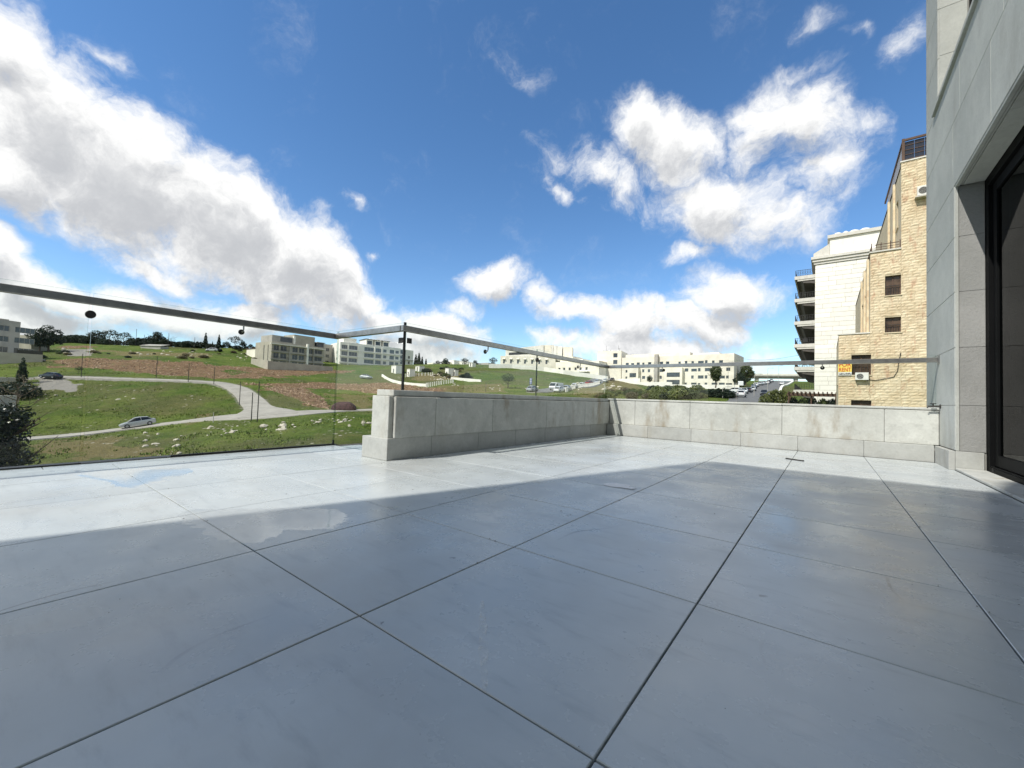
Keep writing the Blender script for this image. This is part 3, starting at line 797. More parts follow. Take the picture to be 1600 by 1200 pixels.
    # window over the door
    for (w0, w1, z0, z1) in (win, win2):
        stone_row(T, 'window_sill', M['facade'], [(.905, 1.16, w0 - .05, w1 + .16, z0 - .045, z0)], .004)
        for a, c in zip([z0, z0 + .52, z0 + 1.04, z0 + 1.56, z0 + 2.08], [z0 + .52, z0 + 1.04, z0 + 1.56, z0 + 2.08, z1]):
            stone_row(T, 'reveal_slab', M['facade'], [(.945, 1.15, w1 - .012, w1 - .001, a + g, c - g)], .002)
        f = MB(); f.box(1.16, 1.22, w1 - .08, w1 - .013, z0, z1); f.box(1.16, 1.22, w0, w0 + .07, z0, z1); f.box(1.16, 1.22, w0 + .07, w1 - .08, z1 - .07, z1); f.box(1.16, 1.22, w0 + .07, w1 - .08, z0, z0 + .07)
        f.box(1.16, 1.22, 4.3, 4.37, z0 + .07, z1 - .07)
        fo = f.build('window', M['frame'], T, world=True); p = MB(); p.box(1.18, 1.19, w0 + .06, w1 - .07, z0 + .06, z1 - .06); p.build('glass_pane', M['dark_pane'], fo, world=True)
    # rear wing behind the camera, whose roof edge throws the shade over the near floor
    b = MB(); b.box(-3.43, .93, -9, -4.03, -9, 9.55); b.box(-1.7, .93, -9, -4.03, 9.55, 10.3); b.build('rear_wing', M['joint'], T, world=True)
    zz = [0.02, .585, 1.11, 1.62, 2.13, 2.612, 3.22, 3.755, 4.3, 4.85, 5.4, 6.03, 6.6, 7.2, 7.8, 8.4, 9.0, 9.55]
    for a, c in zip(zz[:-1], zz[1:]):
        cuts = [-3.432, -2.5, -1.6, -.7, .2, .929]
        stone_row(T, 'stone_panel', M['facade'], [(p + g, q - g, -4.029, -4.0, a + g, c - g) for p, q in zip(cuts[:-1], cuts[1:])], .003)
    # tap on the wall over the parapet
    t = thing('wall_tap', (.928, 6.0, .57), 'small dark metal tap sticking out of the grey stone pillar above the far parapet', 'tap')
    b = MB(); b.tube([(.929, 5.985, .575), (.922, 5.985, .575)], .022, 14); b.tube([(.922, 5.985, .575), (.86, 5.985, .575), (.838, 5.985, .571), (.832, 5.985, .556)], [.0085, .0085, .009, .0075], 10)
    b.build('spout', M['dark_metal'], t, world=True, smooth=False)
    b = MB(); b.tube([(.875, 5.985, .578), (.875, 5.985, .600)], .006, 8); b.box(.852, .898, 5.979, 5.991, .600, .607); b.build('handle', M['dark_metal'], t, world=True)
build_home()

def build_floor_items():
    # metal floor bar
    t = thing('door_track_offcut', (-.24, 4.92, 0), 'short dark metal strip lying across a tile joint near the far parapet', 'metal strip', rz=math.atan2(-.075, .149))
    b = MB(); b.box(-.083, .083, -.007, .007, .001, .004); b.box(-.083, .083, -.010, -.007, .001, .012); b.build('strip', M['dark_metal'], t)
    for s in (-1, 1):
        b = MB(); b.tube([(s * .076, 0, .004), (s * .076, 0, .012)], .008, 8); b.build('screw', M['black_seal'], t)
    # scrap of paper
    r_ = random.Random(2); b = MB(); n = 18; ring = []
    for i in range(n):
        a = 2 * math.pi * i / n; rr = (.062 + .026 * r_.random()) * (1.6 if i in (15, 16) else 1); ring.append((rr * math.cos(a), rr * .85 * math.sin(a)))
    zs = [.0012 + .0014 * r_.random() for _ in range(n)]
    b.add([(0, 0, .004)] + [(x, y, z) for (x, y), z in zip(ring, zs)] + [(0, 0, .0034)] + [(x, y, z - .0006) for (x, y), z in zip(ring, zs)],
          [(0, 1 + i, 1 + (i + 1) % n) for i in range(n)] + [(n + 1, n + 2 + (i + 1) % n, n + 2 + i) for i in range(n)] + [(1 + i, n + 2 + i, n + 2 + (i + 1) % n, 1 + (i + 1) % n) for i in range(n)])
    o = b.build('paper_scrap', M['paper']); o.location = (-1.03, 2.44, .001); o.rotation_euler = (0, 0, .6)
    tag(o, 'torn scrap of white paper lying on the shaded tiles', 'paper scrap')
    # thin film of water left on the tiles: two puddles
    wm = bpy.data.materials.new('water_film'); wm.use_nodes = True; nt = wm.node_tree; nt.nodes.clear()
    out = nn(nt, 'ShaderNodeOutputMaterial'); tr = nn(nt, 'ShaderNodeBsdfTransparent'); tr.inputs[0].default_value = (.995, .995, .995, 1); gl = nn(nt, 'ShaderNodeBsdfGlossy'); gl.inputs['Roughness'].default_value = .03
    fr = nn(nt, 'ShaderNodeFresnel'); fr.inputs['IOR'].default_value = 1.36; ms = nn(nt, 'ShaderNodeMixShader')
    geo = nn(nt, 'ShaderNodeNewGeometry'); fac = mth(nt, 'MULTIPLY', mth(nt, 'MULTIPLY', fr.outputs[0], 1.3, clamp=True), mth(nt, 'SUBTRACT', 1.0, geo.outputs['Backfacing']))
    wa = nn(nt, 'ShaderNodeAttribute'); wa.attribute_name = 'wet'; w_ = coords(nt)
    wk = smooth(nt, mth(nt, 'ADD', wa.outputs['Fac'], mth(nt, 'MULTIPLY', mth(nt, 'SUBTRACT', tnoise(nt, w_, 16, 6, .7), .5), 1.6)), .30, .52)
    fac = mth(nt, 'MULTIPLY', fac, wk)
    lk(nt, mixc(nt, wk, (1, 1, 1), (.98, .985, .99)), tr.inputs[0])
    lk(nt, fac, ms.inputs[0]); lk(nt, tr.outputs[0], ms.inputs[1]); lk(nt, gl.outputs[0], ms.inputs[2]); lk(nt, ms.outputs[0], out.inputs[0])
    def puddle(outline, lab):
        cx = sum(p[0] for p in outline) / len(outline); cy = sum(p[1] for p in outline) / len(outline)
        pts = []; n = len(outline)
        for i in range(n):
            p0, p1, p2, p3 = [Vector((*outline[(i + k) % n], 0)) for k in (-1, 0, 1, 2)]
            for k in range(16):
                t_ = k / 16
                q = .5 * ((2 * p1) + (p2 - p0) * t_ + (2 * p0 - 5 * p1 + 4 * p2 - p3) * t_ * t_ + (3 * p1 - p0 - 3 * p2 + p3) * t_ ** 3)
                j = noise.fractal((q.x * 11, q.y * 11, 2.2), .7, 2.2, 4) * .035
                pts.append((q.x - cx + j, q.y - cy + j * .7))
        if sum(p[0] * q[1] - q[0] * p[1] for p, q in zip(pts, pts[1:] + pts[:1])) < 0: pts.reverse()
        n = len(pts); inner = [(x * .72, y * .72) for x, y in pts]
        b = MB(); b.add([(x, y, 0) for x, y in pts] + [(x, y, .0005) for x, y in inner], [(k, (k + 1) % n, n + (k + 1) % n, n + k) for k in range(n)] + [tuple(range(n, 2 * n))])
        o = b.build('puddle', wm); at_ = o.data.attributes.new('wet', 'FLOAT', 'POINT'); at_.data.foreach_set('value', [0.] * n + [1.] * n)
        o.location = (cx, cy, .0014); tag(o, lab, 'puddle')
    puddle([(-3.45, .36), (-3.48, .55), (-3.36, .80), (-3.22, .90), (-3.06, .82), (-2.86, .66), (-2.76, .52), (-2.82, .46), (-3.02, .44), (-3.2, .40)], 'wide puddle in the sun near the left glass railing mirroring white cloud')
    puddle([(-2.2, .55), (-2.02, .74), (-1.9, .88), (-1.72, 1.02), (-1.55, .98), (-1.47, .86), (-1.56, .72), (-1.5, .60), (-1.62, .52), (-1.85, .5), (-2.05, .48)], 'puddle at the edge of the shade mirroring blue sky')
    # plaster smear
    b = MB(); pts = []
    for i in range(12):
        t_ = i / 11; x = -.694 + .221 * t_; y = .81 - .242 * t_; w = .004 + .006 * math.sin(t_ * 3.1) * (1 + .5 * math.sin(i * 2.1)); pts.append((x, y, w))
    vs = []
    for x, y, w in pts: vs += [(x - w * .7, y - w * .7, .0016), (x + w * .7, y + w * .7, .0016)]
    b.add(vs, [(2 * i, 2 * i + 1, 2 * i + 3, 2 * i + 2) for i in range(11)])
    sm = newmat('plaster_smear'); mt, nt, bb, out = sm; bb.inputs['Base Color'].default_value = (.82, .83, .83, 1); bb.inputs['Roughness'].default_value = .9
    w_ = coords(nt); tr = nn(nt, 'ShaderNodeBsdfTransparent'); mx = nn(nt, 'ShaderNodeMixShader'); lk(nt, smooth(nt, tnoise(nt, w_, 55, 4), .45, .75, .05, .5), mx.inputs[0]); lk(nt, tr.outputs[0], mx.inputs[1]); lk(nt, bb.outputs[0], mx.inputs[2]); lk(nt, mx.outputs[0], out.inputs['Surface'])
    o = b.build('plaster_smear', mt); tag(o, 'thin whitish plaster smear on the middle foreground tile', 'smear')
build_floor_items()
def build_grit():
    g = np.random.default_rng(12); V = []; Fc = []
    for i in range(260):
        if i < 120: x, y = g.uniform(-3.6, .85), g.uniform(.2, 5.9)
        else:       # more of it gathers along the joints
            k = g.integers(0, 6); x, y = (TX + TP * k + g.normal(0, .006), g.uniform(.3, 5.9)) if g.random() < .5 else (g.uniform(-3.2, .85), TY + TP * g.integers(0, 9) + g.normal(0, .006))
        s_ = (.0008 + .0019 * g.random() ** 3) * (.55 if math.hypot(x, y) < 1.2 else 1); a = g.uniform(0, 6.28); e = g.uniform(1, 2.6); o = len(V); ca, sa = math.cos(a), math.sin(a)
        for (u, v) in ((-e, -1), (e, -.8), (e * .8, 1), (-e * .7, .8)): V.append((x + (u * ca - v * sa) * s_, y + (u * sa + v * ca) * s_, .0006))
        V.append((x, y, .0008 + s_ * .9)); Fc += [(o, o + 1, o + 4), (o + 1, o + 2, o + 4), (o + 2, o + 3, o + 4), (o + 3, o, o + 4)]
    me = bpy.data.meshes.new('grit'); me.from_pydata(V, [], Fc); me.materials.append(simple('grit', (.09, .075, .055), .95)); o = link('grit', me); tag(o, 'loose dark grit scattered over the terrace tiles', 'grit', kind='stuff')
build_grit()

# ------------------------------------------------------------------ near buildings on the right
def window_obj(parent, u0, u1, z0, z1, y, put, frame='brown', pane='dark_pane', fr=.06, mull=1, rail=False, name='window'):
    """frame with a pane as its child, filling an opening; put(mb,u0,u1,d0,d1,z0,z1) places a box at depth d behind the wall face"""
    f = MB(); d0, d1 = y, y + .07
    put(f, u0, u0 + fr, d0, d1, z0, z1); put(f, u1 - fr, u1, d0, d1, z0, z1); put(f, u0 + fr, u1 - fr, d0, d1, z1 - fr, z1); put(f, u0 + fr, u1 - fr, d0, d1, z0, z0 + fr)
    for k in range(1, mull + 1):
        u = u0 + (u1 - u0) * k / (mull + 1); put(f, u - fr / 2, u + fr / 2, d0, d1, z0 + fr, z1 - fr)
    o = f.build(name, M[frame], parent)
    p = MB(); put(p, u0 + fr * .8, u1 - fr * .8, y + .03, y + .045, z0 + fr * .8, z1 - fr * .8); p.build('pane', M[pane], o)
    return o

def split_stones(parent, x0, x1, z0, z1, openings, skyline, y, course, lmin, lmax, mat_, name, relief, limit, seed, cols=3, gap=.012):
    """courses of squared stones on a wall face looking to -Y; the ones beyond the limit are joined"""
    r_ = random.Random(seed); variants = []
    for v in range(14):
        b = MB(); nx, nz_ = cols, 2; vs = []
        for j in range(nz_ + 1):
            for i in range(nx + 1):
                edge = i in (0, nx) or j in (0, nz_)
                vs.append((-.5 + i / nx, -(relief * (.35 if edge else r_.uniform(.6, 1.6))) if relief > .01 else -relief, -.5 + j / nz_))
        n = (nx + 1) * (nz_ + 1); ring = [i for i in range(nx + 1)] + [j * (nx + 1) + nx for j in range(1, nz_ + 1)] + [nz_ * (nx + 1) + i for i in range(nx - 1, -1, -1)] + [j * (nx + 1) for j in range(nz_ - 1, 0, -1)]
        back = [(vs[i][0], .03, vs[i][2]) for i in ring]
        fs = [(j * (nx + 1) + i, j * (nx + 1) + i + 1, (j + 1) * (nx + 1) + i + 1, (j + 1) * (nx + 1) + i) for j in range(nz_) for i in range(nx)]
        fs += [(ring[k], n + k, n + (k + 1) % len(ring), ring[(k + 1) % len(ring)]) for k in range(len(ring))]
        b.add(vs + back, fs); variants.append(b.mesh(name, M[mat_]))
    place = []; z = z0; row = 0
    while z < z1 - .02:
        h = min(course * r_.choice((1, 1, .92, 1.08)), z1 - z)
        x = x0 + (0 if row % 2 else -r_.uniform(0, lmin))
        while x < x1 - .01:
            l = r_.uniform(lmin, lmax); a, c = max(x, x0), min(x + l, x1); x += l
            segs = [(a, c)]
            for o in openings:
                if o[2] < z + h - .03 and o[3] > z + .03:
                    ns = []
                    for (p, q) in segs:
                        if q <= o[0] or p >= o[1]: ns.append((p, q)); continue
                        if p < o[0]: ns.append((p, o[0]))
                        if q > o[1]: ns.append((o[1], q))
                    segs = ns
            for (p, q) in segs:
                for (s0, s1, st) in skyline:
                    pp, qq = max(p, s0), min(q, s1)
                    if qq - pp > .05 and z + h <= st + .03: place.append(((pp + qq) / 2, z + h / 2, qq - pp - gap, h - gap))
        z += h; row += 1
    place.sort(key=lambda t: -((t[1] > .8) * 10 + t[2]))
    inv = world_of(parent).inverted(); rest = MB()
    for i, (cx, cz_, w, h) in enumerate(place):
        v = variants[r_.randrange(len(variants))]
        if i < limit:
            o = link(name, v, parent); o.location = inv @ Vector((cx, y, cz_)); o.scale = (w, 1, h)
        else:
            rest.add([(cx + p.co.x * w, y + p.co.y, cz_ + p.co.z * h) for p in v.vertices], [tuple(f.vertices) for f in v.polygons])
    if rest.v:
        o = rest.build(name + '_courses', M[mat_], parent, world=True); o['kind'] = 'stuff'

def ac_unit(parent_label, x, y, z, w=.8, h=.58, d=.32, shelf=False):
    t = thing('air_conditioner', (x, y, z), parent_label, 'air conditioner')
    b = MB(); b.box(0, w, -d, 0, 0, h); b.build('casing', M['plastic_white'], t, bevel=.015)
    b = MB(); b.tube([(w * .36, -d - .004, h * .5), (w * .36, -d - .016, h * .5)], h * .36, 24); g = b.build('fan_grille', M['dark_metal'], t)
    for k in range(4):
        b = MB(); rr = h * .36 * (k + 1) / 4.2; pts = [(w * .36 + rr * math.cos(a), -d - .02, h * .5 + rr * math.sin(a)) for a in np.linspace(0, 2 * math.pi, 21)]
        b.tube(pts, .006, 5, cap=False); b.build('ring', M['plastic_white'], g)
    b = MB(); b.box(.05, .09, -d, 0, -.05, -.003); b.box(w - .09, w - .05, -d, 0, -.05, -.003); b.build('bracket', M['dark_metal'], t)
    if shelf:
        b = MB(); b.box(-.12, w + .1, -d - .1, .0, -.11, -.052); b.build('shelf', M['white_trim'], t)
    return t

def build_beige():
    Y = 42.0
    T = thing('limestone_building', (4.5, Y, -8), 'stepped beige split stone building with small dark windows, beside the grey pillar', 'building')
    W = [(3.55, 4.45, 9.26, 10.78), (3.55, 4.45, 6.42, 7.58), (1.58, 2.76, 3.20, 4.78), (1.58, 2.78, -.6, 1.22)]
    sky_ = [(.78, 2.69, 6.42), (2.69, 4.45, 12.72), (4.45, 12.0, 19.35)]
    b = MB()
    for (a, c, zt) in sky_:
        ops = [o for o in W if o[0] < c and o[1] > a]
        cells_wall(b, a, c, -8, zt, [(max(o[0], a), min(o[1], c), o[2], o[3]) for o in ops], lambda u0, u1, z0, z1: b.box(u0, u1, Y, Y + .3, z0, z1))
    b.box(.78, 2.69, Y + 8, Y + 8.3, -8, 6.42); b.box(2.69, 12, Y + 20, Y + 20.3, -8, 12.7); b.box(11.7, 12, Y + .3, Y + 20, -8, 19.35)
    b.box(.78, 2.69, Y + .3, Y + 8, 6.1, 6.40); b.box(2.69, 4.45, Y + .3, Y + 20, 12.4, 12.68); b.box(4.45, 11.7, Y + .3, Y + 20, 19.0, 19.3)
    b.build('wall', M['beige_plain'], T, world=True)
    # side walls looking left, with their window openings (Y positions)
    def side(x, z0, zt, y0, y1, ops):
        s = MB(); cells_wall(s, y0, y1, z0, zt, ops, lambda u0, u1, a, c: s.box(x, x + .3, u0, u1, a, c))
        o = s.build('side_wall', M['beige_plain'], T, world=True)
        for (u0, u1, a, c) in ops:
            inv = world_of(T).inverted()
            def put(mb, p, q, d0, d1, e, f): 
                q0 = inv @ Vector((x + d0, p, e)); q1 = inv @ Vector((x + d1, q, f)); mb.box(q0.x, q1.x, q0.y, q1.y, q0.z, q1.z)
            window_obj(T, u0, u1, a, c, .16, put, 'dark_metal', mull=1)
            sb = MB(); sb.box(x - .06, x + .02, u0 - .1, u1 + .1, a - .1, a); sb.build('window_sill', M['beige_plain'], T, world=True)
    side(.78, -8, 6.42, Y + .3, Y + 8, [(Y + 2, Y + 3.2, 2.6, 4.2)])
    side(2.69, 6.42, 12.72, Y + .3, Y + 20, [(Y + 2.2, Y + 3.4, 7.2, 9.0), (Y + 5.2, Y + 6.2, 7.3, 9.6), (Y + 9, Y + 10.4, 7.2, 9.2), (Y + 3.0, Y + 4.0, 10.2, 11.8), (Y + 7.0, Y + 8.2, 10.2, 11.9)])
    side(4.45, 12.72, 19.35, Y + .3, Y + 20, [(Y + 1.6, Y + 2.7, 15.0, 17.2), (Y + 4.6, Y + 5.6, 12.9, 15.0), (Y + 8.0, Y + 9.2, 13.0, 15.2)])
    # vertical ribs on the set back side
    for (x, z0, z1, ys) in ((4.45, 12.75, 19.2, (Y + 3.4, Y + 7)), (2.69, 6.45, 12.6, (Y + 1.2, Y + 4.6, Y + 8.4))):
        for y in ys: b = MB(); b.box(x - .14, x - .002, y, y + .4, z0, z1); b.build('pilaster', M['beige'], T, world=True)
    # copings
    for (a, c, zt) in sky_:
        b = MB(); b.box(a - .06, c if c < 12 else 12, Y - .09, Y + .34, zt + .003, zt + .10); b.build('coping', M['white_trim'], T, world=True)
    # front windows with rail, and dark rooms behind
    for i, o in enumerate(W):
        inv = world_of(T).inverted()
        def put(mb, p, q, d0, d1, e, f):
            q0 = inv @ Vector((p, Y + d0, e)); q1 = inv @ Vector((q, Y + d1, f)); mb.box(q0.x, q1.x, q0.y, q1.y, q0.z, q1.z)
        window_obj(T, *o, .2, put, 'brown', 'brown_pane', mull=1)
        b = MB(); zz = o[2] + (o[3] - o[2]) * .48; b.box(o[0], o[1], Y + .08, Y + .11, zz, zz + .04)
        for k in range(1, 6): u = o[0] + (o[1] - o[0]) * k / 6; b.box(u - .01, u + .01, Y + .085, Y + .105, o[2], zz)
        b.build('guard_rail', M['dark_metal'], T, world=True)
        b = MB(); b.box(o[0] - .05, o[1] + .05, Y - .10, Y - .01, o[2] - .08, o[2]); b.build('window_sill', M['beige_plain'], T, world=True)
    split_stones(T, .78, 6.2, .3, 19.33, W, sky_, Y - .02, .215, .32, .70, 'beige', 'stone', .026, 300, 11)
    b = MB(); b.box(2.95, 4.35, Y + .1, Y + .14, 13.32, 13.37); b.box(2.95, 4.35, Y + .1, Y + .14, 13.12, 13.15); b.box(2.95, 4.35, Y + .1, Y + .14, 12.95, 12.98)
    for x in (2.75, 3.3, 3.85, 4.38): b.box(x, x + .05, Y + .1, Y + .15, 12.83, 13.5)
    for z in (12.95, 13.12, 13.32): b.box(2.75, 2.79, Y + .16, Y + 5, z, z + .04)
    b.build('terrace_rail', M['brown'], T, world=True)
    # dark roof screen with posts and panels
    for k in range(5):
        b = MB(); x0 = 4.66 + k * .55; b.box(x0, x0 + .53, Y + .25, Y + .29, 19.5, 21.0); b.build('roof_screen_panel', M['solar'], T, world=True)
        b = MB()
        for q in range(4): b.box(x0, x0 + .53, Y + .215, Y + .247, 19.62 + q * .36, 19.66 + q * .36)
        b.build('screen_bar', M['brown'], T, world=True)
    for k in range(6):
        b = MB(); y0 = Y + .3 + k * 1.6; b.box(4.56, 4.60, y0, y0 + 1.55, 19.5, 20.9 - k * .02); b.build('roof_screen_panel', M['solar'], T, world=True)
    b = MB(); b.box(4.5, 4.66, Y + .12, Y + .24, 19.45, 21.25); b.box(4.56, 7.5, Y + .1, Y + .24, 21.05, 21.2); b.box(4.5, 4.62, Y + .3, Y + 12, 20.95, 21.1); b.build('roof_frame', M['brown'], T, world=True)
    # air conditioners
    ac_unit('white air conditioner under the beige building\'s lower window, next to the yellow sign', 1.80, Y - .06, 2.78)
    ac_unit('white air conditioner on a shelf high on the beige building, half behind the grey pillar', 5.28, Y - .06, 16.4, .85, .7, .36, True)
    # drain pipe / cable from the lower unit
    t = thing('cable', (2.6, Y - .05, 2.9), 'dark cable running from the lower air conditioner up the beige stone wall', 'cable')
    b = MB(); pts = [(2.62, Y - .09, 2.84), (3.0, Y - .08, 2.78), (3.6, Y - .08, 2.92), (4.05, Y - .08, 3.05), (4.25, Y - .08, 3.5), (4.32, Y - .08, 4.2), (4.42, Y - .08, 4.85)]
    b.tube([Vector((p.x, Y - .085, p.z)) for p in [Vector((x, 0, z)) for x, _, z in pts]], .022, 6); b.build('cable_run', M['dark_metal'], t, world=True)
    # FOR RENT sign
    S_ = thing('rent_sign', (1.2, Y - .12, 3.0), 'yellow FOR RENT sign with red letters hung on the beige stone wall', 'sign')
    b = MB(); b.box(.76, 1.60, Y - .14, Y - .11, 3.43, 4.26); b.build('board', M['yellow'], S_, world=True)
    b = MB(); b.box(.76, 1.60, Y - .14, Y - .11, 3.16, 3.42); b.build('lower_strip', M['plastic_white'], S_, world=True)
    dg = None
    for txt, z, sz in (('FOR', 3.87, .42), ('RENT', 3.48, .42)):
        cu = bpy.data.curves.new('lettering', 'FONT'); cu.body = txt; cu.size = sz; cu.align_x = 'CENTER'; cu.extrude = .004; cu.offset = .005
        tmp = bpy.data.objects.new('lettering_curve', cu); COL.objects.link(tmp)
        dg = bpy.context.evaluated_depsgraph_get(); me = bpy.data.meshes.new_from_object(tmp.evaluated_get(dg)); bpy.data.objects.remove(tmp); bpy.data.curves.remove(cu)
        wd = max(v.co.x for v in me.vertices) - min(v.co.x for v in me.vertices); k = .74 / wd
        for v in me.vertices: v.co = Vector((v.co.x * k, v.co.z * -1, v.co.y)); 
        me.flip_normals(); me.materials.clear(); me.materials.append(M['red_print'])
        o = link('lettering', me, S_); o.location = world_of(S_).inverted() @ Vector((1.18, Y - .147, z))
    r_ = random.Random(8); b = MB(); x = .80
    while x < 1.52:
        w = r_.uniform(.04, .10); b.box(x, x + w * .8, Y - .146, Y - .1415, 3.21 + r_.uniform(0, .04), 3.29 + r_.uniform(0, .07)); x += w
    b.build('number_print', M['black_print'], S_, world=True)
build_beige()

def build_white():
    Y = 70.0
    T = thing('white_apartment_block', (2.0, Y, -8), 'tall white stone apartment block with curved balconies stacked on its left side', 'building')
    b = MB(); b.box(-1.29, 12, Y, Y + .4, -8, 20.3); b.box(-1.29, -.9, Y + .4, Y + 26, -8, 20.3); b.box(11.6, 12, Y + .4, Y + 26, -8, 20.3); b.box(-.9, 11.6, Y + 25.6, Y + 26, -8, 20.3); b.box(-.9, 11.6, Y + .4, Y + 25.6, 19.9, 20.3)
    b.build('wall', M['white_trim'], T, world=True)
    split_stones(T, -1.28, 4.6, .4, 20.28, [], [(-1.28, 4.6, 20.28)], Y - .012, .62, 1.5, 2.6, 'white_stone', 'stone_slab', .03, 300, 21, cols=1, gap=.055)
    b = MB(); b.box(-1.75, 12, Y - .45, Y + 26, 21.0, 21.35); b.box(-1.6, 12, Y - .3, Y + 26, 20.65, 20.995); b.box(-1.45, 12, Y - .15, Y + 26, 20.32, 20.645); b.build('cornice', M['white_trim'], T, world=True)
    b = MB(); b.box(.3, 12, Y + .1, Y + 20, 21.36, 23.7); b.build('attic', M['white_stone'], T, world=True)
    b = MB(); b.box(.05, 12, Y - .15, Y + 20, 23.71, 24.15); b.build('attic_cornice', M['white_trim'], T, world=True)
    b = MB(); vs = [(-1.5, Y, 21.36), (.28, Y, 21.36), (.28, Y, 23.0), (-1.5, Y, 21.9)]
    b.add(vs + [(x, Y + 8, z) for x, _, z in vs], [(0, 1, 2, 3), (7, 6, 5, 4), (0, 4, 5, 1), (1, 5, 6, 2), (2, 6, 7, 3), (3, 7, 4, 0)]); b.build('gable', M['white_trim'], T, world=True)
    for k, (x, w) in enumerate([(1.15, .62), (2.0, .45), (2.9, .75), (4.0, .8)]):
        me = bpy.data.meshes.new('roof_dome'); bm = bmesh.new(); bmesh.ops.create_uvsphere(bm, u_segments=16, v_segments=8, radius=1)
        for f in bm.faces: f.smooth = True
        bm.to_mesh(me); bm.free(); me.materials.append(M['white_paint']); o = link('roof_dome', me, T); o.location = world_of(T).inverted() @ Vector((x, Y + 1.2, 24.1)); o.scale = (w, .8, .62)
    # balconies
    for i in range(6):
        zf = 19.0 - 3.22 * i
        if zf < 1.5: break
        y0, y1 = Y + .25, Y + 24
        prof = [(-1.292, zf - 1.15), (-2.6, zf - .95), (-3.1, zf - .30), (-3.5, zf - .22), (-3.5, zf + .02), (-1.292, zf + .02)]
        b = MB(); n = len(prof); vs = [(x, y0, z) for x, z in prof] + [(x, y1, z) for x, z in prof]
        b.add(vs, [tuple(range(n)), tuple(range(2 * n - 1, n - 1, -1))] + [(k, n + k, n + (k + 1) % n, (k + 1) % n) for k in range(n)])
        bal = b.build('balcony', M['soffit'], T, world=True)  # slab coloured dark to carry the shade of its underside
        b = MB(); b.box(-3.62, -1.295, y0 - .16, y0 - .002, zf - .42, zf + .06); b.box(-3.66, -3.502, y0, y1, zf - .3, zf + .06); b.box(-3.3, -1.295, y0 - .10, y0 - .002, zf - .66, zf - .425); b.build('edge_moulding', M['white_trim'], bal, world=True)
        r = MB(); r.box(-3.55, -1.3, y0 - .05, y0 - .01, zf + .86, zf + .91); r.box(-3.55, -3.51, y0, y1, zf + .86, zf + .91); r.box(-3.55, -1.3, y0 - .05, y0 - .01, zf + .14, zf + .17); r.box(-3.55, -3.51, y0, y1, zf + .14, zf + .17)
        x = -3.55
        while x < -1.3: r.box(x, x + .035, y0 - .045, y0 - .015, zf + .06, zf + .9); x += .28
        yy = y0 + .3
        while yy < y1: r.box(-3.54, -3.515, yy, yy + .035, zf + .06, zf + .9); yy += .28
        x = -3.40
        while x < -1.4:
            pts = [(x + .09 * math.cos(a), y0 - .03, zf + .52 + .20 * math.sin(a)) for a in np.linspace(0, 2 * math.pi, 9)]; r.tube(pts, .018, 4, cap=False); x += .28
        r.build('railing', M['dark_metal'], bal, world=True)
        for (u0, u1) in ((Y + 2, Y + 4.6), (Y + 8, Y + 10.6), (Y + 14, Y + 16)):
            b = MB(); b.box(-1.36, -1.292, u0, u1, zf + .03, zf + 2.3); w = b.build('balcony_door', M['dark_metal'], T, world=True)
            b = MB(); b.box(-1.372, -1.362, u0 + .1, u1 - .1, zf + .12, zf + 2.2); b.build('pane', M['dark_pane'], w, world=True)
        if i in (3, 4):
            t = thing('balcony_chair', (-2.4, Y + 1.2, zf + .02), 'dark chair on the balcony ' + ('third' if i == 3 else 'second') + ' from the bottom of the white block', 'chair')
            b = MB(); b.box(-.28, .28, -.28, .28, .36, .42); b.build('seat', M['dark_metal'], t)
            b = MB(); b.box(-.28, .28, .24, .29, .423, .95); b.build('backrest', M['dark_metal'], t)
            for sx in (-.25, .25):
                for sy in (-.25, .25): b = MB(); b.tube([(sx, sy, 0), (sx, sy, .36)], .022, 6); b.build('leg', M['dark_metal'], t)
build_white()

